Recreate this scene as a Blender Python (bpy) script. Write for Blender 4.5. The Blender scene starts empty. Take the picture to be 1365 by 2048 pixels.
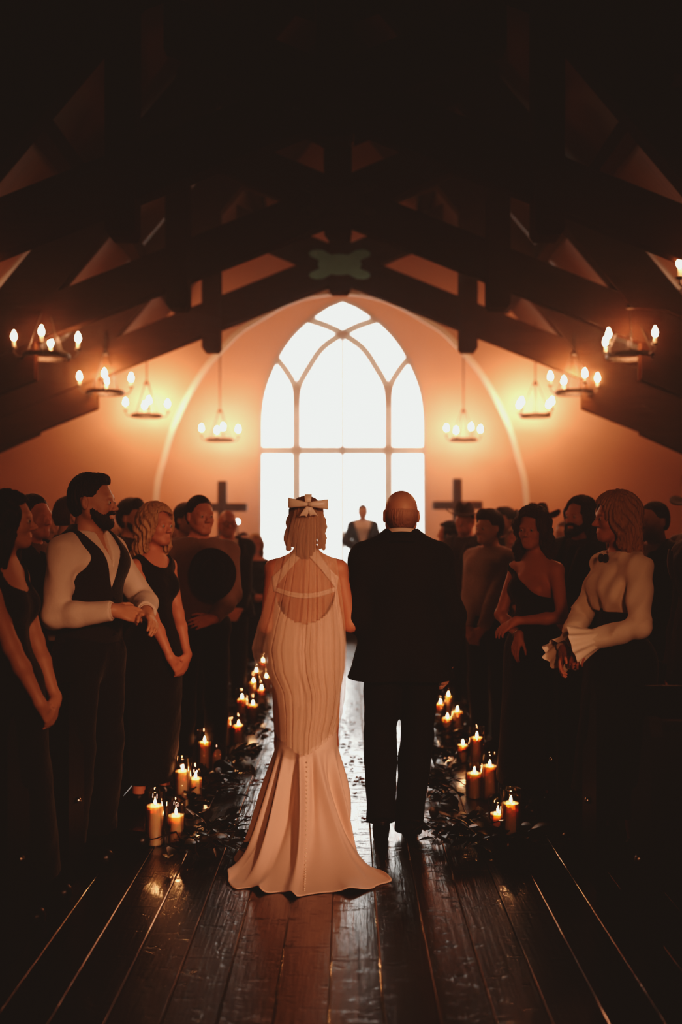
import bpy, bmesh, math, random
import numpy as np
from mathutils import Vector, Matrix
R = math.radians
PI = math.pi
scene = bpy.context.scene
COL = scene.collection
F, PX0, PY0, CAMZ = 2000.0, 695.0, 1050.0, 1.6     # photograph: focal length in pixels, vanishing point
X0 = -0.09                                         # centre line of the chapel

def at(px, py, Y):
    return Vector(((px - PX0) * Y / F, Y, CAMZ - (py - PY0) * Y / F))
def onfloor(px, py):
    Y = F * CAMZ / (py - PY0)
    return Vector(((px - PX0) * Y / F, Y, 0.0))

# ------------------------------------------------------------------ naming
def tag(o, label=None, cat=None, group=None, kind=None):
    if label: o['label'] = label
    if cat: o['category'] = cat
    if group: o['group'] = group
    if kind: o['kind'] = kind
    return o
def empty(name, loc=(0, 0, 0), rz=0.0):
    o = bpy.data.objects.new(name, None); COL.objects.link(o)
    o.location = loc; o.rotation_euler = (0, 0, rz); o.empty_display_size = .1
    return o
def link_mesh(name, me, mat=None, parent=None, smooth=True):
    o = bpy.data.objects.new(name, me); COL.objects.link(o)
    if mat is not None: me.materials.append(mat)
    if parent is not None: o.parent = parent
    if smooth: me.shade_smooth()
    return o
def from_bm(name, bm, mat=None, parent=None, smooth=False):
    me = bpy.data.meshes.new(name)
    bmesh.ops.recalc_face_normals(bm, faces=bm.faces)
    bm.to_mesh(me); bm.free()
    return link_mesh(name, me, mat, parent, smooth)
def grid_mesh(name, P, mat=None, parent=None, closed=False, smooth=True):
    """P: list of rows of points; closed joins the last column with the first"""
    nr, nc = len(P), len(P[0])
    vs = [tuple(p) for r in P for p in r]; fs = []
    for i in range(nr - 1):
        for j in range(nc if closed else nc - 1):
            k = (j + 1) % nc
            fs.append((i*nc+j, i*nc+k, (i+1)*nc+k, (i+1)*nc+j))
    me = bpy.data.meshes.new(name); me.from_pydata(vs, [], fs)
    return link_mesh(name, me, mat, parent, smooth)

def add_box(bm, x0, x1, y0, y1, z0, z1, bev=0.0):
    r = bmesh.ops.create_cube(bm, size=1)
    vs = r['verts']
    for v in vs:
        v.co = Vector(((x0+x1)/2 + v.co.x*(x1-x0), (y0+y1)/2 + v.co.y*(y1-y0), (z0+z1)/2 + v.co.z*(z1-z0)))
    if bev > 0:
        es = list({e for v in vs for e in v.link_edges})
        bmesh.ops.bevel(bm, geom=es, offset=bev, segments=2, affect='EDGES')
def add_prism(bm, pts, y0, y1):
    """polygon in the XZ plane extruded along Y"""
    a = [bm.verts.new((p[0], y0, p[1])) for p in pts]
    b = [bm.verts.new((p[0], y1, p[1])) for p in pts]
    bm.faces.new(a); bm.faces.new(b[::-1])
    n = len(pts)
    for i in range(n):
        bm.faces.new((a[i], a[(i+1) % n], b[(i+1) % n], b[i]))
def add_lathe(bm, prof, c=(0, 0, 0), n=24, cap=True):
    rows = []
    for r, z in prof:
        rows.append([bm.verts.new((c[0]+r*math.cos(2*PI*i/n), c[1]+r*math.sin(2*PI*i/n), c[2]+z)) for i in range(n)])
    for a, b in zip(rows, rows[1:]):
        for i in range(n):
            bm.faces.new((a[i], a[(i+1) % n], b[(i+1) % n], b[i]))
    if cap:
        bm.faces.new(rows[0][::-1]); bm.faces.new(rows[-1])
def add_tube(bm, pts, r, n=8, closed=False):
    pts = [Vector(p) for p in pts]; rows = []
    m = len(pts); rr = r if isinstance(r, (list, tuple)) else [r]*m
    prev = None
    for i, p in enumerate(pts):
        a = pts[(i-1) % m] if (closed or i > 0) else p
        b = pts[(i+1) % m] if (closed or i < m-1) else p
        d = (b-a).normalized()
        u = (prev - d*prev.dot(d)) if prev is not None else d.orthogonal()
        if u.length < 1e-6: u = d.orthogonal()
        u.normalize(); prev = u; w = d.cross(u)
        rows.append([bm.verts.new(p + rr[i]*(math.cos(2*PI*k/n)*u + math.sin(2*PI*k/n)*w)) for k in range(n)])
    for i in range(m if closed else m-1):
        a, b = rows[i], rows[(i+1) % m]
        for k in range(n):
            bm.faces.new((a[k], a[(k+1) % n], b[(k+1) % n], b[k]))
    if not closed:
        bm.faces.new(rows[0][::-1]); bm.faces.new(rows[-1])
def add_ball(bm, c, r, seg=12, rings=8):
    rr = r if isinstance(r, (list, tuple)) else (r, r, r)
    o = bmesh.ops.create_uvsphere(bm, u_segments=seg, v_segments=rings, radius=1)
    for v in o['verts']:
        v.co = Vector((c[0]+v.co.x*rr[0], c[1]+v.co.y*rr[1], c[2]+v.co.z*rr[2]))

# ------------------------------------------------------------------ materials
def mat(name, col, rough=.6, metal=0., col2=None, scale=20., bump=0., spec=.5, stretch=(1, 1, 1), sheen=0., sss=0., trans=0., coat=0., detail=4.):
    m = bpy.data.materials.new(name); m.use_nodes = True
    nt = m.node_tree; N = nt.nodes; L = nt.links
    b = N['Principled BSDF']
    b.inputs['Base Color'].default_value = (*col, 1)
    b.inputs['Roughness'].default_value = rough
    b.inputs['Metallic'].default_value = metal
    b.inputs['Specular IOR Level'].default_value = spec
    if sheen: b.inputs['Sheen Weight'].default_value = sheen
    if coat: b.inputs['Coat Weight'].default_value = coat
    if sss:
        b.inputs['Subsurface Weight'].default_value = sss
        b.inputs['Subsurface Radius'].default_value = (.03, .012, .006)
        b.inputs['Subsurface Scale'].default_value = 1.0
    tc = N.new('ShaderNodeTexCoord'); mp = N.new('ShaderNodeMapping')
    mp.inputs['Scale'].default_value = stretch
    L.new(tc.outputs['Object'], mp.inputs['Vector'])
    nz = N.new('ShaderNodeTexNoise'); nz.inputs['Scale'].default_value = scale; nz.inputs['Detail'].default_value = detail
    L.new(mp.outputs['Vector'], nz.inputs['Vector'])
    c2 = col2 or tuple(min(1, c*.72) for c in col)
    mx = N.new('ShaderNodeMix'); mx.data_type = 'RGBA'
    mx.inputs[6].default_value = (*col, 1); mx.inputs[7].default_value = (*c2, 1)
    L.new(nz.outputs['Fac'], mx.inputs[0]); L.new(mx.outputs[2], b.inputs['Base Color'])
    if bump:
        bp = N.new('ShaderNodeBump'); bp.inputs['Strength'].default_value = bump; bp.inputs['Distance'].default_value = .02
        L.new(nz.outputs['Fac'], bp.inputs['Height']); L.new(bp.outputs['Normal'], b.inputs['Normal'])
    if trans:
        tr = N.new('ShaderNodeBsdfTranslucent'); L.new(mx.outputs[2], tr.inputs['Color'])
        ms = N.new('ShaderNodeMixShader'); ms.inputs[0].default_value = trans
        L.new(b.outputs[0], ms.inputs[1]); L.new(tr.outputs[0], ms.inputs[2])
        L.new(ms.outputs[0], N['Material Output'].inputs['Surface'])
    return m
def emis(name, col, strength, col2=None, axis_scale=1., shade=None):
    m = bpy.data.materials.new(name); m.use_nodes = True
    nt = m.node_tree; N = nt.nodes; L = nt.links
    N.remove(N['Principled BSDF'])
    e = N.new('ShaderNodeEmission'); e.inputs['Strength'].default_value = strength
    e.inputs['Color'].default_value = (*col, 1)
    tc = N.new('ShaderNodeTexCoord'); nz = N.new('ShaderNodeTexNoise'); nz.inputs['Scale'].default_value = 2.
    L.new(tc.outputs['Object'], nz.inputs['Vector'])
    mx = N.new('ShaderNodeMix'); mx.data_type = 'RGBA'
    mx.inputs[6].default_value = (*col, 1); mx.inputs[7].default_value = (*(col2 or col), 1)
    L.new(nz.outputs['Fac'], mx.inputs[0]); L.new(mx.outputs[2], e.inputs['Color'])
    L.new(e.outputs[0], N['Material Output'].inputs['Surface'])
    return m
def thin_glass(name, tint=(1, 1, 1), gloss=.08, rough=.03):
    m = bpy.data.materials.new(name); m.use_nodes = True
    nt = m.node_tree; N = nt.nodes; L = nt.links
    N.remove(N['Principled BSDF'])
    t = N.new('ShaderNodeBsdfTransparent'); t.inputs['Color'].default_value = (*tint, 1)
    g = N.new('ShaderNodeBsdfGlossy'); g.inputs['Roughness'].default_value = rough
    lw = N.new('ShaderNodeLayerWeight'); lw.inputs['Blend'].default_value = .35
    mt = N.new('ShaderNodeMath'); mt.operation = 'MULTIPLY_ADD'; mt.inputs[1].default_value = .55; mt.inputs[2].default_value = gloss
    L.new(lw.outputs['Fresnel'], mt.inputs[0])
    ms = N.new('ShaderNodeMixShader'); L.new(mt.outputs[0], ms.inputs[0])
    L.new(t.outputs[0], ms.inputs[1]); L.new(g.outputs[0], ms.inputs[2])
    L.new(ms.outputs[0], N['Material Output'].inputs['Surface'])
    return m

# ------------------------------------------------------------------ signed distance modelling
class Frame:
    def __init__(s, o=(0, 0, 0), rot=None):
        s.o = np.array(o, float); s.R = np.array(rot, float) if rot is not None else np.eye(3)
    def w(s, p): return s.R @ np.array(p, float) + s.o
WORLD = Frame()
def cap(a, b, ra, rb=None, k=.02, fr=WORLD, op='u', t=''):
    return dict(ty='c', a=fr.w(a), b=fr.w(b), ra=ra, rb=ra if rb is None else rb, k=k, op=op, tag=t)
def ell(c, r, k=.02, fr=WORLD, op='u', t='', rot=None):
    Rm = fr.R if rot is None else fr.R @ np.array(rot)
    return dict(ty='e', c=fr.w(c), r=np.array(r, float), R=Rm, k=k, op=op, tag=t)
def rotx(a): c, s = math.cos(a), math.sin(a); return np.array([[1, 0, 0], [0, c, -s], [0, s, c]])
def roty(a): c, s = math.cos(a), math.sin(a); return np.array([[c, 0, s], [0, 1, 0], [-s, 0, c]])
def rotz(a): c, s = math.cos(a), math.sin(a); return np.array([[c, -s, 0], [s, c, 0], [0, 0, 1]])
def pbox(p, inf):
    if p['ty'] == 'c':
        m = np.maximum(p['ra'], p['rb']) + inf
        return np.minimum(p['a'], p['b']) - m, np.maximum(p['a'], p['b']) + m
    e = np.abs(p['R']) @ (p['r'] + inf)
    return p['c'] - e, p['c'] + e
def field(prims, h, inf=0., post=None, clip=None):
    adds = [p for p in prims if p['op'] == 'u']
    lo = np.min([pbox(p, inf)[0] for p in adds], axis=0) - 3*h - .03
    hi = np.max([pbox(p, inf)[1] for p in adds], axis=0) + 3*h + .03
    if clip is not None:
        lo = np.maximum(lo, clip[0]); hi = np.minimum(hi, clip[1])
    n = np.maximum(np.ceil((hi - lo)/h).astype(int) + 1, 4)
    gx = (lo[0] + h*np.arange(n[0])).astype(np.float32)
    gy = (lo[1] + h*np.arange(n[1])).astype(np.float32)
    gz = (lo[2] + h*np.arange(n[2])).astype(np.float32)
    d = np.full(n, .25, np.float32)
    for p in prims:
        a, b = pbox(p, inf); pad = p['k'] + 3*h + .02
        i0 = np.clip(np.floor((a-pad-lo)/h).astype(int), 0, n); i1 = np.clip(np.ceil((b+pad-lo)/h).astype(int)+1, 0, n)
        if np.any(i1 <= i0): continue
        sl = tuple(slice(i0[q], i1[q]) for q in range(3))
        x = gx[sl[0]][:, None, None]; y = gy[sl[1]][None, :, None]; z = gz[sl[2]][None, None, :]
        if p['ty'] == 'c':
            ba = p['b'] - p['a']; L2 = max(float(ba @ ba), 1e-9)
            px, py, pz = x-p['a'][0], y-p['a'][1], z-p['a'][2]
            t = np.clip((px*ba[0]+py*ba[1]+pz*ba[2])/L2, 0, 1)
            q = np.sqrt((px-t*ba[0])**2 + (py-t*ba[1])**2 + (pz-t*ba[2])**2) - (p['ra'] + t*(p['rb']-p['ra'])) - inf
        else:
            px, py, pz = x-p['c'][0], y-p['c'][1], z-p['c'][2]; Rm = p['R']
            r = p['r'] + inf
            X = px*Rm[0, 0]+py*Rm[1, 0]+pz*Rm[2, 0]; Y = px*Rm[0, 1]+py*Rm[1, 1]+pz*Rm[2, 1]; Z = px*Rm[0, 2]+py*Rm[1, 2]+pz*Rm[2, 2]
            k0 = np.sqrt((X/r[0])**2+(Y/r[1])**2+(Z/r[2])**2) + 1e-6
            k1 = np.sqrt((X/r[0]**2)**2+(Y/r[1]**2)**2+(Z/r[2]**2)**2) + 1e-6
            q = k0*(k0-1)/k1
        k = p['k']; o = d[sl]
        if p['op'] == 'u':
            hh = np.maximum(k-np.abs(o-q), 0)/k
            d[sl] = np.minimum(o, q) - hh*hh*k*.25
        else:
            q = -q; hh = np.maximum(k-np.abs(o-q), 0)/k
            d[sl] = np.maximum(o, q) + hh*hh*k*.25
    if post is not None:
        d = post(gx[:, None, None], gy[None, :, None], gz[None, None, :], d).astype(np.float32)
    d[0], d[-1] = .1, .1; d[:, 0], d[:, -1] = .1, .1; d[:, :, 0], d[:, :, -1] = .1, .1
    return d, h, lo
def surfnet(d, h, lo, name):
    s = d < 0
    n = np.array(d.shape); m = n-1
    cnt = np.zeros(m, np.int8)
    for i in (0, 1):
        for j in (0, 1):
            for k in (0, 1):
                cnt += s[i:m[0]+i, j:m[1]+j, k:m[2]+k]
    act = np.argwhere((cnt > 0) & (cnt < 8))
    idx = np.full(m, -1, np.int32); idx[act[:, 0], act[:, 1], act[:, 2]] = np.arange(len(act))
    acc = np.zeros((len(act), 3)); c = np.zeros(len(act))
    for ax in range(3):
        o1, o2 = [q for q in range(3) if q != ax]
        for a in (0, 1):
            for b in (0, 1):
                p0 = act.copy(); p0[:, o1] += a; p0[:, o2] += b
                p1 = p0.copy(); p1[:, ax] += 1
                v0 = d[p0[:, 0], p0[:, 1], p0[:, 2]]; v1 = d[p1[:, 0], p1[:, 1], p1[:, 2]]
                mk = (v0 < 0) != (v1 < 0)
                t = np.where(mk, v0/np.where(np.abs(v0-v1) < 1e-9, 1, v0-v1), 0)
                pt = p0.astype(float); pt[:, ax] += t
                acc += pt*mk[:, None]; c += mk
    V = (acc/c[:, None])*h + lo
    fs = []
    for ax in range(3):
        o1, o2 = (ax+1) % 3, (ax+2) % 3
        A = [slice(None)]*3; B = [slice(None)]*3
        A[ax] = slice(0, -1); B[ax] = slice(1, None)
        s0, s1 = s[tuple(A)], s[tuple(B)]
        e = np.argwhere(s0 != s1)
        e = e[(e[:, o1] > 0) & (e[:, o2] > 0) & (e[:, o1] < m[o1]) & (e[:, o2] < m[o2])]
        def ce(a, b):
            q = e.copy(); q[:, o1] -= a; q[:, o2] -= b
            return idx[q[:, 0], q[:, 1], q[:, 2]]
        Q = np.stack([ce(1, 1), ce(0, 1), ce(0, 0), ce(1, 0)], 1)
        ins = s0[e[:, 0], e[:, 1], e[:, 2]]
        Q[~ins] = Q[~ins][:, ::-1]
        fs.append(Q)
    Fq = np.concatenate(fs); Fq = Fq[(Fq >= 0).all(1)]
    me = bpy.data.meshes.new(name)
    me.vertices.add(len(V)); me.vertices.foreach_set('co', V.astype(np.float32).ravel())
    me.loops.add(len(Fq)*4); me.loops.foreach_set('vertex_index', Fq.ravel().astype(np.int32))
    me.polygons.add(len(Fq)); me.polygons.foreach_set('loop_start', np.arange(0, len(Fq)*4, 4, dtype=np.int32))
    me.update(calc_edges=True); me.validate()
    return me
def sdf_obj(name, prims, h, mt, parent, inf=0., post=None, clip=None):
    d, hh, lo = field(prims, h, inf, post, clip)
    return link_mesh(name, surfnet(d, hh, lo, name), mt, parent, True)
# ================================================================== materials of the building
class NB:
    """small helper for node chains"""
    def __init__(s, name):
        s.m = bpy.data.materials.new(name); s.m.use_nodes = True; s.nt = s.m.node_tree; s.N = s.nt.nodes; s.L = s.nt.links
        s.b = s.N['Principled BSDF']; s.tc = s.N.new('ShaderNodeTexCoord')
    def math(s, op, a, b=0., c=0., clamp=False):
        n = s.N.new('ShaderNodeMath'); n.operation = op; n.use_clamp = clamp
        for i, v in enumerate((a, b, c)):
            if isinstance(v, (int, float)): n.inputs[i].default_value = v
            else: s.L.new(v, n.inputs[i])
        return n.outputs[0]
    def xyz(s, v):
        n = s.N.new('ShaderNodeSeparateXYZ'); s.L.new(v, n.inputs[0]); return n.outputs
    def comb(s, x, y, z):
        n = s.N.new('ShaderNodeCombineXYZ')
        for i, v in enumerate((x, y, z)):
            if isinstance(v, (int, float)): n.inputs[i].default_value = v
            else: s.L.new(v, n.inputs[i])
        return n.outputs[0]
    def noise(s, v, scale, detail=3., rough=.5):
        n = s.N.new('ShaderNodeTexNoise'); n.inputs['Scale'].default_value = scale; n.inputs['Detail'].default_value = detail
        n.inputs['Roughness'].default_value = rough; s.L.new(v, n.inputs['Vector']); return n.outputs['Fac']
    def white(s, v):
        n = s.N.new('ShaderNodeTexWhiteNoise'); n.noise_dimensions = '1D'; s.L.new(v, n.inputs['W']); return n.outputs['Value']
    def mix(s, f, a, b):
        n = s.N.new('ShaderNodeMix'); n.data_type = 'RGBA'
        if isinstance(f, (int, float)): n.inputs[0].default_value = f
        else: s.L.new(f, n.inputs[0])
        for i, v in ((6, a), (7, b)):
            if isinstance(v, tuple): n.inputs[i].default_value = (*v, 1)
            else: s.L.new(v, n.inputs[i])
        return n.outputs[2]
    def bump(s, h, strength, dist):
        n = s.N.new('ShaderNodeBump'); n.inputs['Strength'].default_value = strength; n.inputs['Distance'].default_value = dist
        s.L.new(h, n.inputs['Height']); s.L.new(n.outputs[0], s.b.inputs['Normal']); s.L.new(n.outputs[0], s.b.inputs['Coat Normal'])

def floor_material():
    q = NB('hand scraped floorboards')
    x, y, z = q.xyz(q.tc.outputs['Object'])
    u = q.math('MULTIPLY_ADD', x, 1/.18, .06/.18)
    pid = q.math('FLOOR', u); fr = q.math('FRACT', u)
    rnd = q.white(pid)
    e = q.math('ABSOLUTE', q.math('SUBTRACT', fr, .5))
    groove = q.math('SMOOTHSTEP', .478, .497, e) if False else q.math('MULTIPLY', q.math('SUBTRACT', e, .476), 1/.024, clamp=True)
    v = q.math('ADD', q.math('DIVIDE', y, 2.1), q.math('MULTIPLY', rnd, 7.3))
    ev = q.math('ABSOLUTE', q.math('SUBTRACT', q.math('FRACT', v), .5))
    joint = q.math('MULTIPLY', q.math('SUBTRACT', ev, .4985), 1/.0012, clamp=True)
    gr = q.math('MAXIMUM', groove, joint)
    off = q.math('MULTIPLY', rnd, 37.)
    g1 = q.noise(q.comb(q.math('MULTIPLY', x, 14.), q.math('ADD', q.math('MULTIPLY', y, .9), off), off), 3.2, 4., .6)     # long grain
    g2 = q.noise(q.comb(q.math('MULTIPLY', x, 5.), q.math('MULTIPLY', y, 16.), off), 2.3, 3., .65)                       # scraper chatter
    g3 = q.noise(q.comb(q.math('MULTIPLY', x, 2.), q.math('MULTIPLY', y, 1.), off), 1.7, 2.)
    ch = q.math('MULTIPLY', q.math('SUBTRACT', g2, .56), 6., clamp=True)
    hgt = q.math('SUBTRACT', q.math('MULTIPLY_ADD', g1, .75, q.math('MULTIPLY', ch, -.6)), q.math('MULTIPLY', gr, 1.5))
    q.bump(hgt, .6, .005)
    tone = q.math('MULTIPLY_ADD', rnd, .5, q.math('MULTIPLY', g1, .5))
    c = q.mix(tone, (.006, .0036, .0026), (.018, .009, .0055))
    c = q.mix(gr, c, (.006, .003, .002))
    q.L.new(c, q.b.inputs['Base Color'])
    q.L.new(q.math('MULTIPLY_ADD', g3, .14, q.math('MULTIPLY_ADD', g1, .16, .26)), q.b.inputs['Roughness'])
    q.b.inputs['Specular IOR Level'].default_value = 1.
    q.b.inputs['IOR'].default_value = 1.75; q.b.inputs['Coat Weight'].default_value = 1.; q.b.inputs['Coat Roughness'].default_value = .13; q.b.inputs['Coat IOR'].default_value = 1.6
    return q.m
def plaster(name, c1, c2):
    q = NB(name); P = q.tc.outputs['Object']
    n1 = q.noise(P, .9, 5., .6); n2 = q.noise(P, 9., 6., .65)
    q.L.new(q.mix(n1, c1, c2), q.b.inputs['Base Color']); q.b.inputs['Roughness'].default_value = .85
    q.bump(n2, .35, .02)
    return q.m
def board_ceiling():
    q = NB('dark ceiling boards'); x, y, z = q.xyz(q.tc.outputs['Object'])
    u = q.math('MULTIPLY', y, 1/.14); e = q.math('ABSOLUTE', q.math('SUBTRACT', q.math('FRACT', u), .5))
    gr = q.math('MULTIPLY', q.math('SUBTRACT', e, .46), 25., clamp=True)
    n = q.noise(q.comb(q.math('MULTIPLY', x, .6), q.math('MULTIPLY', y, 9.), q.math('MULTIPLY', z, .6)), 3., 4.)
    c = q.mix(n, (.03, .011, .005), (.055, .021, .009)); c = q.mix(gr, c, (.012, .006, .003))
    q.L.new(c, q.b.inputs['Base Color']); q.b.inputs['Roughness'].default_value = .6
    q.bump(q.math('SUBTRACT', n, gr), .4, .006)
    return q.m
M = {}
M['floor'] = floor_material()
M['plaster'] = plaster('warm plaster', (.68, .42, .30), (.58, .345, .24))
M['niche'] = plaster('niche plaster', (.72, .49, .38), (.64, .42, .31))
M['ceiling'] = board_ceiling()
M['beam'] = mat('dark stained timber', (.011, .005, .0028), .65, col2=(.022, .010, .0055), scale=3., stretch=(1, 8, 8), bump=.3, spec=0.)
M['beam_lit'] = mat('lit stained timber', (.035, .017, .009), .6, col2=(.055, .028, .015), scale=3., stretch=(1, 8, 8), bump=.3, spec=0.)  # same timber as the other trusses, lightened to paint light falling on it
M['lit_edge'] = mat('lit plaster edge', (.85, .74, .62), .6, col2=(.78, .66, .54), scale=5.)  # paleness paints the window light on the recess edge
M['plate'] = mat('verdigris steel plate', (.22, .56, .58), .6, .0, col2=(.16, .42, .44), scale=8., bump=.2)
M['iron'] = mat('black iron', (.02, .016, .013), .45, .8, col2=(.04, .03, .022), scale=30., bump=.1)
M['bulb'] = emis('warm filament bulb', (1., .55, .33), 200., (1., .60, .38))
M['sleeve'] = mat('ivory bulb sleeve', (.75, .6, .4), .6, scale=30, trans=.3)
M['winframe'] = mat('glare pale window frame', (.62, .56, .50), .6, col2=(.55, .49, .43), scale=6., trans=.35)  # pale colour and translucence stand in for window glare on the frame
M['pane'] = emis('bright obscured glass', (.93, .97, .95), 4.6, (.97, .96, .90))
M['stage'] = mat('stage timber', (.03, .014, .008), .25, col2=(.05, .024, .012), scale=4., stretch=(10, 1, 1), bump=.15)
M['cross'] = mat('rough dark cross timber', (.045, .022, .012), .75, col2=(.08, .04, .02), scale=6., stretch=(6, 6, 1), bump=.6)
M['pew'] = mat('dark polished pew timber', (.004, .0025, .0018), .6, col2=(.006, .0035, .0022), scale=4., stretch=(1, 8, 8), bump=.12, spec=.12)
M['wax'] = mat('ivory candle wax', (.88, .66, .48), .5, col2=(.84, .60, .42), scale=9., sss=1.)
M['wax'].node_tree.nodes['Principled BSDF'].inputs['Subsurface Radius'].default_value = (.05, .034, .021)
M['wick'] = mat('charred wick', (.01, .008, .006), .9, scale=50)
M['flame'] = emis('candle flame', (1., .43, .19), 200., (1., .50, .25))
M['glass'] = thin_glass('clear cylinder glass', (.98, .96, .93), .06, .02)
M['leaf'] = mat('dark waxy leaf', (.022, .026, .014), .38, col2=(.04, .03, .016), scale=6., spec=.5)
M['stem'] = mat('woody stem', (.05, .03, .018), .7, scale=20)
M['petal'] = mat('dried russet petal', (.36, .12, .05), .6, col2=(.2, .06, .03), scale=14., trans=.3)

# ================================================================== building shell
def struct(o, kind='structure'):
    o['kind'] = kind; return o
bm = bmesh.new(); add_box(bm, X0-6.7, X0+6.7, -3.6, 17.3, -.12, 0.)
struct(from_bm('floor', bm, M['floor']))
# roof section in "truss units": u across, h above eye level, both at the first truss
Y1 = 12.1; K = Y1 / F
def TX(u): return X0 + u*K
def TZ(h): return CAMZ + h*K
side_u = 1098.
roof = [(0, 1035), (548, 378), (side_u, 152)]
def slab(name, pts, y0, y1, thick=.12, m=None):
    bm = bmesh.new()
    up = [(p[0], p[1]+thick) for p in pts]
    add_prism(bm, pts + up[::-1], y0, y1)
    return struct(from_bm(name, bm, m or M['ceiling']))
for sgn, nm in ((-1, 'left'), (1, 'right')):
    slab('ceiling', [(TX(sgn*u), TZ(h)) for u, h in roof], -3.6, 17.3)
    bm = bmesh.new(); xs = TX(sgn*side_u)
    add_box(bm, min(xs, xs+sgn*.15), max(xs, xs+sgn*.15), -3.6, 17.3, -.12, TZ(152)+.1)
    struct(from_bm('wall_'+nm, bm, M['plaster']))
bm = bmesh.new(); add_box(bm, X0-6.7, X0+6.7, -3.75, -3.6, -.12, 8.1); struct(from_bm('wall_back', bm, M['plaster']))
# front wall with the tall pointed recess
YA, YB = 15.0, 17.0
arch_px = [(638, 162), (663, 202), (698, 237), (738, 272), (793, 306), (858, 336), (917, 354), (960, 366), (1010, 371)]
a0 = [(hw*YA/F, CAMZ-(y-PY0)*YA/F) for y, hw in arch_px]
top = [(0, CAMZ+(PY0-585)*YA/F), (.42, CAMZ+(PY0-591)*YA/F), (.82, CAMZ+(PY0-608)*YA/F)]
half = top + a0 + [(a0[-1][0], .28)]
def curve(pts, n=6):
    out = []
    for i in range(len(pts)-1):
        p0 = pts[max(i-1, 0)]; p1 = pts[i]; p2 = pts[i+1]; p3 = pts[min(i+2, len(pts)-1)]
        for k in range(n):
            t = k/n
            out.append(tuple(.5*((2*p1[q])+(-p0[q]+p2[q])*t+(2*p0[q]-5*p1[q]+4*p2[q]-p3[q])*t*t+(-p0[q]+3*p1[q]-3*p2[q]+p3[q])*t**3) for q in range(len(p1))))
    out.append(tuple(pts[-1])); return out
archR = curve(half[:-1]) + [half[-1]]
arch = [(X0-x, z) for x, z in archR[::-1]] + [(X0+x, z) for x, z in archR[1:]]
Wx, Wz = 6.7, 8.1
def wall_with_hole(name, hole, y0, y1, m, zbot):
    """hole: open polyline from lower left over the top to lower right"""
    bm = bmesh.new()
    n = len(hole)
    def fr(y):
        inner = [bm.verts.new((p[0], y, p[1])) for p in hole]
        outer = []
        for i, p in enumerate(hole):
            a = PI*(1 - i/(n-1))
            outer.append(bm.verts.new((X0+Wx*max(-1, min(1, 1.5*math.cos(a))), y, zbot + (Wz-zbot)*max(0, min(1, 1.5*math.sin(a))))))
        return inner, outer
    i0, o0 = fr(y0); i1, o1 = fr(y1)
    for k in range(n-1):
        bm.faces.new((i0[k], i0[k+1], o0[k+1], o0[k])); bm.faces.new((i1[k+1], i1[k], o1[k], o1[k+1]))
        bm.faces.new((i0[k+1], i0[k], i1[k], i1[k+1]))
    return struct(from_bm(name, bm, m))
hole = [(arch[0][0], 0.)] + arch + [(arch[-1][0], 0.)]
wall_with_hole('wall_front', hole, YA, YA+.14, M['plaster'], 0.)
# side returns and vault of the recess, a shell that follows the arch
bm = bmesh.new(); th = .1
cx, cz = X0, 2.2
rows = []
for off in (0., th):
    for y in (YA+.14, YB+.1):
        rr = []
        for p in hole:
            p = (X0+(p[0]-X0)*1.22, p[1]*1.22)
            d = Vector((p[0]-cx, 0, max(p[1]-cz, 0))); d = d.normalized() if d.length > 0 else Vector((0, 0, 1))
            rr.append(bm.verts.new((p[0]+d.x*off, y, p[1]+d.z*off)))
        rows.append(rr)
for k in range(len(hole)-1):
    for a, b in ((rows[0], rows[1]), (rows[1], rows[3]), (rows[3], rows[2]), (rows[2], rows[0])):
        bm.faces.new((a[k], a[k+1], b[k+1], b[k]))
o = struct(from_bm('wall_recess', bm, M['niche']))
# edge strip round the recess, pale to paint the window light on it
bm = bmesh.new(); n = len(hole); rows = []
for off, y in ((-.035, YA-.03), (.045, YA-.03), (.045, YA+.0), (-.035, YA+.0)):
    rr = []
    for p in hole:
        d = Vector((p[0]-cx, 0, max(p[1]-cz, 0)));  d = d.normalized() if d.length > 0 else Vector((1, 0, 0))
        rr.append(bm.verts.new((p[0]+d.x*off, y, p[1]+d.z*off)))
    rows.append(rr)
for k in range(n-1):
    for a, b in ((0, 1), (1, 2), (2, 3), (3, 0)):
        bm.faces.new((rows[a][k], rows[a][k+1], rows[b][k+1], rows[b][k]))
struct(from_bm('trim_lit_edge', bm, M['lit_edge']))
# altar stage
bm = bmesh.new(); add_box(bm, X0-2.6, X0+2.6, 13.9, YB, 0., .28, .012); struct(from_bm('floor_stage', bm, M['stage']))
# window: outline measured from the photograph
wpx = [(602, 0), (609, 17), (616, 32), (642, 69), (679, 106), (725, 134), (778, 155), (827, 163), (880, 164)]
def WP(dx, py): return (X0 + dx*YB/F + .01, CAMZ-(py-PY0)*YB/F)
wz0 = CAMZ-(1128-PY0)*YB/F  # unseen spot added to brighten the bride and her train
wR = curve([(a, b) for b, a in wpx], 5)
out = [WP(-a, b) for a, b in wR[::-1]] + [WP(a, b) for a, b in wR[1:]]
whole = [(out[0][0], .28)] + [(out[0][0], wz0)] + out + [(out[-1][0], wz0)] + [(out[-1][0], .28)]
wall_with_hole('wall_window', [(out[0][0], wz0)] + out + [(out[-1][0], wz0)], YB, YB+.12, M['niche'], wz0)
bm = bmesh.new(); add_box(bm, X0-Wx, X0+Wx, YB, YB+.12, 0., wz0); struct(from_bm('wall_under_window', bm, M['niche']))
win = struct(empty('window_1', (0, 0, 0)))
bm = bmesh.new()
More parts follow.
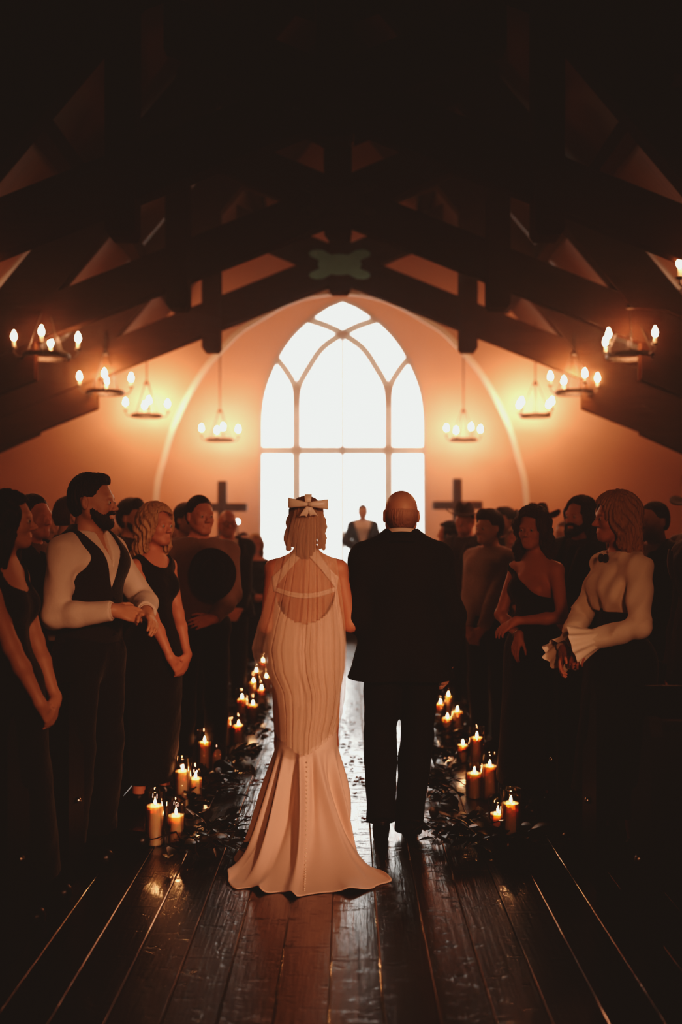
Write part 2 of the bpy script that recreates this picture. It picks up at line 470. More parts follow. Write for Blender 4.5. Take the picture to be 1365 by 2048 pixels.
def strip(pts, w, y0, y1, closed=False):
    pts = [Vector((p[0], 0, p[1])) for p in pts]; n = len(pts); rows = []
    for i, p in enumerate(pts):
        a = pts[(i-1) % n] if (closed or i) else p; b = pts[(i+1) % n] if (closed or i < n-1) else p
        d = (b-a).normalized(); nn = Vector((-d.z, 0, d.x))*w/2
        rows.append([bm.verts.new((q.x, y, q.z)) for q, y in ((p+nn, y0), (p-nn, y0), (p-nn, y1), (p+nn, y1))])
    for i in range(n if closed else n-1):
        a, b = rows[i], rows[(i+1) % n]
        for k in range(4): bm.faces.new((a[k], a[(k+1) % 4], b[(k+1) % 4], b[k]))
    if not closed:
        bm.faces.new(rows[0][::-1]); bm.faces.new(rows[-1])
ya, yb = YB-.035, YB+.02
strip([(out[0][0], wz0)] + out + [(out[-1][0], wz0)], .06, ya, yb, True)
def hwf(y):
    pts = sorted(wpx)
    if y <= pts[0][0]: return 0.
    for (y0, h0), (y1, h1) in zip(pts, pts[1:]):
        if y <= y1: return h0 + (h1-h0)*(y-y0)/(y1-y0)
    return 164.
strip([WP(0, 1128), WP(0, 672)], .06, ya, yb)
strip([WP(-164, 901), WP(164, 901)], .135, ya+.002, yb-.002)
for s in (-1, 1):
    strip([WP(s*92, 1128), WP(s*92, 775)], .14, ya+.001, yb-.001)
    inn = curve([WP(s*a, b) for a, b in ((-92, 812), (-87, 772), (-66, 733), (-40, 696), (0, 668), (32, 652), (68, 640))], 5)
    oth = curve([WP(s*a, b) for a, b in ((-92, 812), (-96, 772), (-116, 737), (-134, 716))], 5)
    strip(inn, .13, ya+.003*(s+2), yb-.003*(s+2)); strip(oth, .13, ya+.0045*(s+2), yb-.0045*(s+2))
struct(from_bm('window_frame', bm, M['winframe'], win))
bm = bmesh.new()
vs = [bm.verts.new((p[0], YB+.05, p[1])) for p in [(out[0][0], wz0)] + out + [(out[-1][0], wz0)]]
bm.faces.new(vs)
struct(from_bm('window_pane', bm, M['pane'], win))
bm = bmesh.new(); add_box(bm, X0-1.5, X0+1.5, YB-.09, YB+.01, wz0-.07, wz0, .008); struct(from_bm('window_sill', bm, M['winframe'], win))

# ================================================================== roof trusses
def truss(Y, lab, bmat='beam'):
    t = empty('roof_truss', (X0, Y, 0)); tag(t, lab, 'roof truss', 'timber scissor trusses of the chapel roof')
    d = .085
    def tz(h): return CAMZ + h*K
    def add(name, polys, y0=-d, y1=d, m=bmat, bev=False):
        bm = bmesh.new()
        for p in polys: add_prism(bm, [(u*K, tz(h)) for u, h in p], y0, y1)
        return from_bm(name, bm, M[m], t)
    for s in (-1, 1):
        e = .004*s
        # the scissor chord: from the eave, over the centre and up to the opposite rafter
        add('chord', [[(s*u, h) for u, h in ((1090, 38+10), (1090, 104+10), (0, 551), (-205, 551+86), (-205, 485+86), (0, 485))]], -d+.012*(s+1), d-.012*(s+1))
        add('rafter', [[(s*u, h) for u, h in ((470, 345), (0, 905), (0, 1020), (548, 366), (1090, 140), (1090, 110), (520, 342))]], -d+.005, d-.005)
        # strut post that pokes below the chord with a rounded end
        pb = [(238, 352), (243, 345), (269, 345), (274, 352), (274, 640), (238, 640)]
        add('post', [[(s*u, h) for u, h in pb]], -d-.02, d+.02)
        add('corbel', [[(s*u, h) for u, h in ((484, 232), (484, 300), (1090, 52), (1090, -8))]], -d+.03, d-.03)
        add('corbel', [[(s*u, h) for u, h in ((600, 180), (600, 205), (1090, 5), (1090, -40))]], -d+.05, d-.05)
        add('brace', [[(s*u, h) for u, h in ((25, 610), (25, 665), (250, 880-120), (262, 700)) ]], -d+.04, d-.04)
    kb = [(-22, 470), (-16, 462), (16, 462), (22, 470), (22, 960), (-22, 960)]
    add('king_post', [kb], -d-.025, d+.025)
    pl = []
    for a in range(48):
        th = 2*PI*a/48
        r = 44 + 30*abs(math.cos(2*(th-PI/4)))**.7 if False else 40 + 34*max(0, math.cos(4*(th-PI/4)))**.6
        pl.append((r*math.cos(th)*1.08, 516+r*math.sin(th)*.52))
    pm = 'plate' if bmat != 'beam' else 'iron'; g = add('gusset_plate', [pl], -d-.04, -d-.026, pm)  # dark iron on the other trusses paints their plates as unlit
    for sx in (-1, 1):
        for sz in (-1, 1):
            bm = bmesh.new(); add_ball(bm, (sx*46*K, -d-.042, tz(516+sz*22)), .018, 10, 6)
            from_bm('bolt', bm, M[pm], t, True)
    return t
truss(Y1, 'timber roof truss nearest the arched window, green star-shaped plate at its peak', 'beam_lit')
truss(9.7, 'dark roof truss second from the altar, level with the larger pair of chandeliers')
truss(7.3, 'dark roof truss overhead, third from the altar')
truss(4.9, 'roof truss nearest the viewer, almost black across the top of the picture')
for sgn in (-1, 1):
    for u in (200, 400):
        h = 1035-1.199*u
        bm = bmesh.new(); add_box(bm, TX(sgn*u)-.08, TX(sgn*u)+.08, -3.5, YA-.02, TZ(h)-.2, TZ(h)-.02)
        # purlins run the length of the nave
        tag(from_bm('roof_purlin', bm, M['beam']), ('long timber purlin under the %s roof slope, %s' % ('left' if sgn < 0 else 'right', 'nearer the ridge' if u == 200 else 'nearer the eave')), 'roof beam')
bm = bmesh.new(); add_box(bm, X0-.09, X0+.09, -3.5, YA-.02, TZ(1000)-.2, TZ(1000)+.02)
tag(from_bm('ridge_beam', bm, M['beam']), 'long dark ridge beam along the top of the roof', 'roof beam')

# ================================================================== chandeliers
bulb_me = None
def light(name, kind, loc, energy, col, size=.1, **kw):
    l = bpy.data.lights.new(name, kind); l.energy = energy; l.color = col
    if kind == 'AREA': l.size = size
    else: l.shadow_soft_size = size
    for k, v in kw.items(): setattr(l, k, v)
    o = bpy.data.objects.new(name, l); COL.objects.link(o); o.location = loc; return o
CH_E = 125.
def make_chandelier(X, Y, zring, ztop, lab, power=1., rot=0., nb=4):
    t = empty('chandelier', (X, Y, zring)); tag(t, lab, 'chandelier', 'iron ring chandeliers with candle bulbs')
    bm = bmesh.new(); n = 40
    add_lathe(bm, [(.205, -.022), (.225, -.022), (.225, .022), (.205, .022), (.205, -.022)], n=n, cap=False)
    from_bm('ring', bm, M['iron'], t, False)
    for i in range(nb):
        a = rot + 2*PI*i/nb; c, s = math.cos(a), math.sin(a)
        bm = bmesh.new()
        add_tube(bm, [(.2*c, .2*s, 0), (.26*c, .26*s, -.01), (.3*c, .3*s, .03), (.3*c, .3*s, .07)], .008, 6)
        add_lathe(bm, [(.004, 0), (.032, .008), (.034, .018)], (.3*c, .3*s, .062), 12)
        from_bm('arm', bm, M['iron'], t)
    for i in range(nb):
        a = rot + 2*PI*i/nb; c, s = math.cos(a), math.sin(a)
        bm = bmesh.new(); add_lathe(bm, [(.014, 0), (.014, .08)], (.3*c, .3*s, .07), 12)
        sl = from_bm('bulb_sleeve', bm, M['sleeve'], t, True)
        bm = bmesh.new(); add_lathe(bm, [(.010, 0), (.021, .018), (.024, .035), (.016, .062), (.006, .085), (.001, .092)], (.3*c, .3*s, .148), 14)
        from_bm('bulb', bm, M['bulb'], t, True)
    for i in range(4):
        a = rot + PI/4 + 2*PI*i/4; c, s = math.cos(a), math.sin(a); bm = bmesh.new()
        add_tube(bm, [(.212*c, .212*s, .02), (.035*c, .035*s, .46)], .005, 6)
        from_bm('hanging_rod', bm, M['iron'], t)
    bm = bmesh.new(); add_lathe(bm, [(.01, 0), (.045, .0), (.045, .02), (.02, .04), (.012, .07)], (0, 0, .45), 16)
    from_bm('cap', bm, M['iron'], t, True)
    bm = bmesh.new(); add_tube(bm, [(0, 0, .5), (0, 0, ztop-zring)], .009, 8)
    from_bm('chain', bm, M['iron'], t)
    light('chandelier_glow', 'POINT', (X, Y, zring+.2), CH_E*power, (1., .42, .235), .16)
for s, nm in ((-1, 'left'), (1, 'right')):
    make_chandelier(X0+s*1.98, 16.25, 2.98, 4.9, nm + ' small chandelier inside the arched recess, beside the window', .5, .3)
    make_chandelier(X0+s*2.80, 14.4, 3.17, 4.5, nm + ' chandelier on a thin rod just outside the arch', .6, .5+s*.2)
    make_chandelier(X0+s*2.80, 11.94, 3.18, 3.9, nm + ' chandelier hanging at the foot of the truss with the green plate', .8, .2)
    make_chandelier(X0+s*2.82, 9.66, 3.23, 3.98, nm + ' chandelier, the largest of its row seen whole', 1., .6 if s > 0 else 0.15)
make_chandelier(X0+2.82, 7.3, 3.33, 4.1, 'chandelier cut off by the right edge of the picture, only one bulb glowing', .9, 0.)
make_chandelier(X0-2.82, 7.3, 3.33, 4.1, 'chandelier just beyond the left edge above the guests', .9, 0.)

# ================================================================== crosses, added bright spot
def cross(px, ptop, pbeam, label, Y=15.6):
    X = (px-PX0)*Y/F; zt = CAMZ-(ptop-PY0)*Y/F; zb = CAMZ-(pbeam-PY0)*Y/F
    t = empty('standing_cross', (X, Y, .28)); tag(t, label, 'cross')
    bm = bmesh.new(); add_box(bm, -.07, .07, -.06, .06, .05, zt-.28, .012); from_bm('upright', bm, M['cross'], t)
    bm = bmesh.new(); add_box(bm, -.39, .39, -.055, .055, zb-.28-.065, zb-.28+.065, .012)
    bmesh.ops.translate(bm, verts=bm.verts, vec=(0, -.02, 0)); from_bm('crossbeam', bm, M['cross'], t)
    bm = bmesh.new(); add_box(bm, -.25, .25, -.2, .2, 0, .06, .01); from_bm('base', bm, M['cross'], t)
cross(445, 962, 1015, 'dark wooden cross standing left of the window')
cross(915, 957, 1011, 'dark wooden cross standing right of the window')
t = empty('bright_spot_globe', (at(475, 1043, 14.6).x, 14.6, .28)); tag(t, 'small white glowing ball added as a bright spot below the left cross', 'bright spot')
bm = bmesh.new(); add_ball(bm, (0, 0, 1.37), .03, 16, 10); from_bm('globe', bm, emis('white spot glow', (1, .97, .9), 22.), t, True)  # glowing ball added to show a small white highlight
bm = bmesh.new(); add_tube(bm, [(0, 0, .02), (0, 0, 1.345)], .012, 8); from_bm('stand', bm, M['iron'], t)  # added upright, only carries the bright spot
bm = bmesh.new(); add_lathe(bm, [(.12, 0), (.12, .012), (.02, .03)], n=20); from_bm('base', bm, M['iron'], t)
# ================================================================== people
def skin(name, c, rough=.55): return mat(name, c, rough, col2=tuple(v*.88 for v in c), scale=18., bump=.05, sss=.0)
M['skin_a'] = skin('fair skin', (.62, .36, .25))
M['skin_b'] = skin('tanned skin', (.50, .28, .18))
M['skin_c'] = skin('sun warmed skin', (.56, .27, .18))
def cloth(name, c, c2=None, rough=.85, scale=40., bump=.25, sheen=.15): return mat(name, c, rough, col2=c2, scale=scale, bump=bump, sheen=sheen, spec=.25)
M['black'] = cloth('black cloth', (.010, .009, .009), (.016, .014, .013))
M['suit'] = cloth('black wool suiting', (.0085, .008, .008), (.013, .012, .011), scale=220., bump=.12, sheen=.0)
M['shirt'] = cloth('off white cotton', (.66, .54, .45), (.58, .46, .38), scale=12.)
M['cream'] = cloth('cream blouse', (.88, .76, .64), (.80, .66, .54), scale=14.)
M['taupe'] = cloth('taupe shirt cloth', (.24, .15, .105), (.19, .12, .085), scale=18.)
M['grey'] = cloth('grey knit', (.48, .36, .30), (.38, .28, .23), scale=60.)
M['brown'] = cloth('brown coat cloth', (.085, .045, .03), (.06, .032, .022))
M['charcoal'] = cloth('charcoal suiting', (.05, .04, .036), (.035, .028, .025))
M['plum'] = cloth('deep wine cloth', (.05, .014, .012), (.035, .01, .009))
M['vest'] = cloth('dark grey waistcoat', (.022, .018, .017), (.03, .024, .022), scale=90.)
M['ivory'] = cloth('ivory crepe', (.80, .60, .50), (.77, .57, .47), rough=.6, scale=300., bump=.06, sheen=.3)
M['shoe'] = mat('black leather', (.01, .008, .008), .35, scale=30, bump=.05)
def hairm(name, c, c2): return mat(name, c, .5, col2=c2, scale=9., stretch=(14, 14, 1.2), bump=.5, spec=.35)
M['h_dark'] = hairm('dark hair', (.012, .008, .006), (.025, .015, .010))
M['h_brown'] = hairm('brown hair', (.045, .022, .012), (.085, .042, .022))
M['h_blond'] = hairm('blonde hair', (.62, .42, .25), (.36, .21, .12))
M['h_gold'] = hairm('honey blonde hair', (.56, .34, .20), (.26, .14, .08))
M['h_grey'] = hairm('greying hair', (.20, .13, .095), (.15, .10, .075))
M['h_bride'] = hairm('light brown hair', (.32, .19, .12), (.16, .09, .055))
M['eyeball'] = mat('eye', (.55, .5, .45), .2, scale=5)
M['iris'] = mat('dark iris', (.03, .015, .008), .15, scale=60)
M['felt'] = mat('dark felt', (.02, .014, .012), .9, scale=60, bump=.1)
M['steel'] = mat('silver metal', (.6, .55, .5), .25, 1., scale=40)

def unit(v): v = np.array(v, float); return v/np.linalg.norm(v)
def head_prims(fr, s, female, jaw=1., ears=True):
    E = lambda c, r, k=.02, op='u': ell(np.array(c)*s, np.array(r)*s, k*s, fr, op, 'head')
    C = lambda a, b, ra, rb=None, k=.02, op='u': cap(np.array(a)*s, np.array(b)*s, ra*s, (ra if rb is None else rb)*s, k*s, fr, op, 'head')
    w = .95 if female else 1.
    P = [E((0, -.014, .028), (.0755, .094, .087)), E((0, .028, -.035), (.057*w, .058, .078), .04),
         E((0, .066, -.094), (.020*w, .017, .018), .03)]
    for m in (-1, 1):
        P += [C((m*.054*w*jaw, .0, -.048), (m*.02*w, .064, -.094), .018, .013, .03),
              E((m*.038, .058, -.030), (.021, .020, .022), .022)]
    P += [C((-.036, .073, .017), (.036, .073, .017), .0125, None, .022)]
    for m in (-1, 1): P.append(E((m*.031, .094, -.004), (.017, .014, .012), .014, 's'))
    for m in (-1, 1):
        P += [E((m*.031, .0765, -.0045), (.0145, .0125, .0105), .006)]
    P += [C((0, .084, .004), (0, .108, -.032), .0065, .0105, .012)]
    for m in (-1, 1): P.append(E((m*.0115, .0975, -.037), (.0085, .010, .0075), .006))
    P += [C((-.017, .083, -.0605), (.017, .083, -.0605), .0062, None, .006), C((-.014, .084, -.0715), (.014, .084, -.0715), .0072, None, .006),
          E((0, .0945, -.066), (.021, .006, .0018), .003, 's')]
    if ears:
        for m in (-1, 1):
            P += [E((m*.0805, -.010, -.006), (.0095, .017, .031), .006), E((m*.090, -.005, -.003), (.006, .009, .018), .006, 's')]
    return P
def hand_prims(w, d, nrm, thumb, s=1., curl=.35, spread=.0):
    """w wrist, d finger direction, nrm back of the hand, thumb = +1/-1 side along d x nrm"""
    d = unit(d); n = np.array(nrm, float); n = unit(n-d*(n@d)); x = np.cross(d, n)*thumb
    w = np.array(w, float)
    def P(a, b, c): return w + s*(x*a + d*b + n*c)
    out = [cap(P(0, -.01, 0), P(0, .03, 0), .026*s, .026*s, .02*s, t='hand')]
    ln = (.072, .080, .074, .058); bx = (.030, .010, -.010, -.029); by = (.092, .096, .091, .082)
    for i in range(4):
        out.append(cap(P(bx[i]*.55, .02, 0), P(bx[i], by[i]-.006, 0), .0145*s, .0115*s, .012*s, t='hand'))
        p = P(bx[i], by[i], 0); a = curl*(.75+.12*i)
        for j, f in enumerate((.45, .31, .24)):
            ang = a*(1.1*j+.9)
            q = p + s*ln[i]*f*(d*math.cos(ang) - n*math.sin(ang) + x*spread*(1.5-i)*.3)
            out.append(cap(p, q, (.0094-.0009*j)*s, (.0088-.001*j)*s, .004*s, t='hand')); p = q
    p = P(.018, .012, -.006); q = P(.046, .05, -.018)
    out.append(cap(p, q, .0155*s, .0115*s, .014*s, t='hand'))
    r = q + s*.034*unit(x*.45+d*.9-n*.35); out.append(cap(q, r, .0108*s, .0095*s, .005*s, t='hand'))
    r2 = r + s*.027*unit(x*.1+d*.95-n*.45); out.append(cap(r, r2, .0095*s, .0078*s, .004*s, t='hand'))
    return out
def ik(sh, wr, la, lb, hint):
    sh, wr = np.array(sh, float), np.array(wr, float); v = wr-sh; D = min(np.linalg.norm(v), (la+lb)*.999); u = unit(v)
    wr = sh + u*D
    x = (la*la - lb*lb + D*D)/(2*D); hgt = math.sqrt(max(la*la-x*x, 0)); h = np.array(hint, float); h = unit(h-u*(h@u))
    return sh+u*x+h*hgt, wr

POSE = {  # wrist, elbow hint, finger dir, back-of-hand normal for the +x arm; mirrored for the other
    'down': ((.235, .03, .865), (.6, -1, 0), (.0, .12, -1), (1, 0, 0)),
    'clasp': ((.075, .215, .97), (.5, -1, 0), (-.75, .25, -.55), (.2, 1, .15)),
    'low': ((.07, .20, .86), (.5, -1, 0), (-.62, .2, -.75), (.25, 1, .1)),
}
def person(loc, facing, H, label, female=False, skinm='skin_a', h=.008, arms=('clasp', 'clasp'), look=None, nod=0., legs=None,
           hair='short', hairm_='h_dark', clothes=(), beard=False, build=1., head_s=1., eyes=False, group=None, hips=1., hat=None, lean=(0, 0), extras=None, bald=False):
    s = H/1.76
    rz = math.atan2(-facing[0], facing[1])
    root = empty('person', loc, rz); tag(root, label, 'person', group)
    lx, ly = lean
    shx = (.148 if female else .170)*s*build
    hx = .092*s*hips
    v = lambda x, y, z: np.array((x*s + lx*max(0, z-.9), y*s + ly*max(0, z-.9), z*s))
    pr = []
    T = lambda *a, **k: pr.append(dict(ell(*a, **k), tag='torso'))
    b = build
    if female:
        T(v(0, -.012, .935), np.array((.155*hips, .112, .115))*s, .05*s)
        for m in (-1, 1): T(v(m*.065, -.055, .925), np.array((.075, .075, .085))*s, .05*s)
        T(v(0, .0, 1.11), np.array((.113*b, .083, .14))*s, .06*s)
        T(v(0, -.005, 1.30), np.array((.138*b, .095, .15))*s, .05*s)
        for m in (-1, 1): T(v(m*.062, .066, 1.28), np.array((.052, .042, .05))*s, .05*s)
    else:
        T(v(0, -.005, .945), np.array((.158*b, .112, .12))*s, .05*s)
        T(v(0, .005, 1.12), np.array((.145*b, .105*b, .15))*s, .06*s)
        T(v(0, -.003, 1.31), np.array((.172*b, .112, .165))*s, .05*s)
        for m in (-1, 1): T(v(m*.075, .065, 1.36), np.array((.075, .05, .06))*s, .04*s)
    ns = .86 if female else 1.
    pr.append(cap(v(0, -.015, 1.40), v(0, -.012, 1.50), .075*s*ns, .056*s*ns, .05*s, t='torso'))
    # head
    yaw = 0. if look is None else math.atan2(-look[0], look[1]) - rz
    hs = head_s*s*(1.0 if female else 1.03)
    hc = v(0, .02, 1.76) - np.array((0, 0, .118*hs))
    hf = Frame(hc, rotz(yaw) @ rotx(nod))
    nb = v(0, -.02, 1.45)
    pr.append(cap(nb, hf.w(np.array((0, -.028, -.06))*s), .056*s*ns, .054*s*ns, .03*s, t='neck'))
    hp = head_prims(hf, hs, female)
    pr += hp
    # arms
    sho = {}
    for m, pose in ((-1, arms[0]), (1, arms[1])):
        if isinstance(pose, str): pose = POSE[pose]; mir = True
        else: mir = len(pose) < 5
        W, Hn, D, Nn = [np.array(q, float) for q in pose[:4]]
        if mir and m < 0: W, Hn, D, Nn = [q*np.array((-1, 1, 1)) for q in (W, Hn, D, Nn)]
        sh = v(m*shx/s, -.012, 1.408 if not female else 1.40)
        W = v(*W); el, W = ik(sh, W, .295*s, .265*s, Hn)
        af = (.82 if female else 1.)*(.9+.1*b)
        pr.append(cap(v(m*.05, -.012, 1.44), sh, .054*s*(.85 if female else 1), .052*s*af, .05*s, t='torso'))
        pr.append(cap(sh, el, .051*s*af, .042*s*af, .025*s, t='arm%+d' % m))
        pr.append(cap(el, el+(W-el)*.35, .043*s*af, .042*s*af, .02*s, t='fore%+d' % m))
        pr.append(cap(el+(W-el)*.35, W, .042*s*af, .027*s*af, .02*s, t='fore%+d' % m))
        th = pose[4] if len(pose) > 4 else -m
        sgn = -1 if m > 0 else 1
        # thumb side: for a hanging hand with its back outward the thumb points forward
        d_, n_ = unit(D), unit(Nn); x_ = np.cross(d_, n_)
        th = 1 if x_ @ np.array((0, .6, .8)) > 0 else -1
        if len(pose) > 5: th = pose[5]
        hp_ = hand_prims(W, D, Nn, th, s*(.92 if female else 1.03), curl=pose[6] if len(pose) > 6 else .38)
        for q in hp_: q['tag'] = 'hand%+d' % m
        pr += hp_
        sho[m] = (sh, el, W, D)
    # legs
    lg = legs or {m: (v(m*.093, 0, .90), v(m*.105, .012, .50), v(m*.11, -.02, .095), v(m*.13, .15, .035)) for m in (-1, 1)}
    for m, (a, kk, an, to) in lg.items():
        pr.append(cap(a, kk, .088*s, .058*s, .03*s, t='leg')); pr.append(cap(kk, kk+(np.array(an)-kk)*.4, .056*s, .055*s, .02*s, t='leg'))
        pr.append(cap(kk+(np.array(an)-kk)*.4, an, .055*s, .036*s, .02*s, t='leg'))
        pr.append(cap(np.array(an)-np.array((0, .02*s, .04*s)), to, .032*s, .026*s, .03*s, t='foot'))
    body = sdf_obj('body', pr, h, M[skinm], root)
    ctx = dict(root=root, pr=pr, s=s, hf=hf, hs=hs, h=h, v=v, sho=sho, female=female, lg=lg, hair=hairm_, rz=rz, body=body)
    for c in clothes: c(ctx)
    if hair: HAIR[hair](ctx)
    if beard: add_beard(ctx)
    if hat: hat(ctx)
    if eyes:
        bm = bmesh.new()
        for m in (-1, 1):
            c = hf.w(np.array((m*.031, .0815, -.0045))*hs)
            bm = bmesh.new(); add_ball(bm, c, .0098*hs, 12, 8); e = from_bm('eye', bm, M['eyeball'], root, True)
            c = hf.w(np.array((m*.031, .0885, -.0045))*hs); bm = bmesh.new(); add_ball(bm, c, .0048*hs, 10, 6); from_bm('iris', bm, M['iris'], e, True)
            sdf_obj('eyebrow', [cap(np.array((m*.014, .0855, .018))*hs, np.array((m*.045, .073, .019))*hs, .0035*hs, .0025*hs, .004, hf)], .0025, M[hairm_], root)
    if extras: extras(ctx)
    return ctx
def sel(ctx, *tags):
    out = []
    for p in ctx['pr']:
        if any(p['tag'].startswith(t) for t in tags): out.append(p)
    return out
def armdist(c, x, y, z, inf):
    r = None
    for p in sel(c, 'arm', 'fore'):
        ba = p['b']-p['a']; px, py, pz = x-p['a'][0], y-p['a'][1], z-p['a'][2]
        t = np.clip((px*ba[0]+py*ba[1]+pz*ba[2])/max(float(ba @ ba), 1e-9), 0, 1)
        q = np.sqrt((px-t*ba[0])**2+(py-t*ba[1])**2+(pz-t*ba[2])**2)-(p['ra']+t*(p['rb']-p['ra']))-inf
        r = q if r is None else np.minimum(r, q)
    return r
def wr_fold(amp, f=38.):
    def g(x, y, z, d):
        return d + amp*(np.sin(f*z+9*np.sin(7*x+3*z)+5*y)*np.sin(f*.45*x+4*z)+.6*np.sin(f*1.7*(z*.6+x*.8)+6*np.sin(9*y)))*.6
    return g
def shirt(m='shirt', inf=.014, hem=.93, neck=1.475, vneck=None, sleeves=True, wrist=.0, collar=True, fold=.0025, name='shirt', cuff=False):
    def f(c):
        s = c['s']; pr = [dict(p) for p in sel(c, 'torso')]
        if sleeves: pr += [dict(p) for p in sel(c, 'arm', 'fore')]
        zc, zn = hem*s, neck*s
        g = wr_fold(fold)
        wrs = [c['sho'][m_] for m_ in (-1, 1)]
        def post(x, y, z, d):
            d = g(x, y, z, d)
            d = np.maximum(d, np.minimum(zc-z, armdist(c, x, y, z, inf*s+.004)) if sleeves else zc-z)
            d = np.maximum(d, -(np.sqrt((x/1.)**2+((y+.0*s))**2+((z-(zn+.075*s))/1.)**2)-.088*s))
            d = np.maximum(d, z-(zn+.03*s)-np.abs(x)*0)
            if sleeves:
                for sh, el, W, D in wrs:
                    u = unit(W-el); d = np.maximum(d, np.where((x-W[0])**2+(y-W[1])**2+(z-W[2])**2 < .0081, (x-W[0])*u[0]+(y-W[1])*u[1]+(z-W[2])*u[2]-(-.005), -1.))
            if vneck:
                zv, wd = vneck; half = (z-zv*s)*wd
                d = np.where((y > -.0) & (np.abs(x) < half), np.maximum(d, np.minimum(half-np.abs(x), y+.02)), d)
            return d
        o = sdf_obj(name, pr, c['h'], M[m], c['root'], inf=inf*s, post=post)
        if collar:
            add_collar(c, m, .0 if inf < .02 else .008)
        if cuff:
            for m_ in (-1, 1):
                sh, el, W, D = c['sho'][m_]; u = unit(W-el)
                q = [cap(W-u*.06, W-u*.004, .041*s, .039*s, .01)]
                sub = cap(W-u*.02, W+u*.05, .033*s, .033*s, .004, op='s'); q.append(sub)
                def post(x, y, z, d, W=W, u=u):
                    t = (x-W[0])*u[0]+(y-W[1])*u[1]+(z-W[2])*u[2]
                    return np.maximum(d, np.maximum(t-.004, -.062-t))
                sdf_obj('cuff', q, .004, M[m], o, post=post)
    return f
def add_collar(c, m, off=0., zc=1.475, name='collar'):
    s = c['s']; v = c['v']; rows = []
    n = 36
    for j, (r, dz) in enumerate(((.066, -.012), (.064, .028), (.067, .036), (.082, .006), (.088, -.012))):
        row = []
        for i in range(n+1):
            a = -PI/2 + PI + (2*PI-.34)*(i/n-.5) - PI    # opening at the front (+y)
            a = -PI/2 + (2*PI-.30)*(i/n-.5)
            fr = (1+math.sin(a))/2     # 1 at the front
            drop = .040*fr
            row.append(v(0, -.012, zc) + np.array(((r+off)*math.cos(a)*s*.98, (r+off)*math.sin(a)*s*1.03, (dz-drop-(.028*fr**4 if j > 2 else 0))*s)))
        rows.append(row)
    o = grid_mesh(name, rows, M[m], c['root'])
    md = o.modifiers.new('thick', 'SOLIDIFY'); md.thickness = .003
    return o
def vest(m='vest'):
    def f(c):
        s = c['s']; pr = [dict(p) for p in sel(c, 'torso')]
        shx = abs(c['sho'][1][0][0])
        def post(x, y, z, d):
            d = np.maximum(d, .985*s-z+.25*np.maximum(0, np.abs(x)-.05)*(y > 0))
            d = np.maximum(d, np.abs(x)-np.interp(z/s, [1.0, 1.2, 1.28, 1.38, 1.47, 1.55], [.3, .3, .175, .135, .13, .12])*s)
            half = (z-1.225*s)*.40; d = np.where((y > -.0) & (np.abs(x) < half), np.maximum(d, np.minimum(half-np.abs(x), y+.02)), d)
            d = np.maximum(d, -(np.sqrt(x**2+(y+.01)**2+((z-1.53*s))**2)-.085*s))
            return d
        o = sdf_obj('waistcoat', pr, c['h'], M[m], c['root'], inf=.030*s, post=post)
        for i in range(4):
            p = c['v'](0, 0, 1.19-.055*i); bm = bmesh.new(); add_ball(bm, (p[0], .142*s, p[2]), (.007, .004, .007), 10, 6); from_bm('button', bm, M['shoe'], o, True)
    return f
def jacket(m='suit', hem=.80, inf=.028, lap=True, flare=.03, vz=1.20, name='suit_jacket', sl=-.012, fold=.002, nk=0.):
    def f(c):
        s = c['s']; v = c['v']
        pr = [dict(p) for p in sel(c, 'torso', 'arm', 'fore')]
        pr = [dict(p, k=max(p['k'], .04*s)) for p in pr]
        for m_ in (-1, 1):
            pr.append(cap(v(m_*.09, -.01, 1.425), c['sho'][m_][0]+np.array((m_*.004, 0, .004)), .046*s, .050*s, .05*s, t='torso'))
            if nk: pr.append(cap(v(m_*.035, -.015, 1.455+nk), v(m_*.13, -.012, 1.43), .045*s, .042*s, .04*s, t='torso'))
            pr.append(cap(v(m_*.075, -.005, 1.05), v(m_*(.092+flare), -.01, hem-.05), .085*s, (.095+flare)*s, .08*s, t='torso'))
        g = wr_fold(fold, 24.)
        def post(x, y, z, d):
            d = g(x, y, z, d)
            d = np.maximum(d, np.minimum(hem*s-z+.03*y, armdist(c, x, y, z, inf*s+.003)))
            d = np.maximum(d, -(np.sqrt(x**2+(y+.005)**2+((z-(1.555+nk)*s))**2)-.092*s))
            for sh, el, W, D in c['sho'].values():
                u = unit(W-el); d = np.maximum(d, np.where((x-W[0])**2+(y-W[1])**2+(z-W[2])**2 < .009, (x-W[0])*u[0]+(y-W[1])*u[1]+(z-W[2])*u[2]+sl, -1.))
            half = (z-vz*s)*.34; d = np.where((y > .0) & (np.abs(x) < half), np.maximum(d, np.minimum(half-np.abs(x), y+.02)), d)
            half = (1.02*s-z)*.22; d = np.where((y > .0) & (np.abs(x) < half), np.maximum(d, np.minimum(half-np.abs(x), y+.02)), d)
            return d
        o = sdf_obj(name, pr, c['h'], M[m], c['root'], inf=inf*s, post=post)
        if lap:
            add_collar(c, m, .016, 1.458+nk, 'jacket_collar')
            for m_ in (-1, 1):
                rows = []
                for i in range(9):
                    t = i/8; z = (1.44-.22*t)
                    x0 = (z-vz)*.34+.004; wd = .052*math.sin(PI*min(1, .25+t*.78))+.006
                    zz = z*s
                    yb = (.118+.024*math.sin(PI*t*.8))*s+inf*s
                    rows.append([v(m_*x0, 0, z)+np.array((0, yb+.004, 0)), v(m_*(x0+wd*.5), 0, z+.006)+np.array((0, yb+.008, 0)), v(m_*(x0+wd), 0, z+.012)+np.array((0, yb-.003-.012*t*0, 0))])
                l = grid_mesh('lapel', rows, M[m], o)
                md = l.modifiers.new('thick', 'SOLIDIFY'); md.thickness = .004
    return f
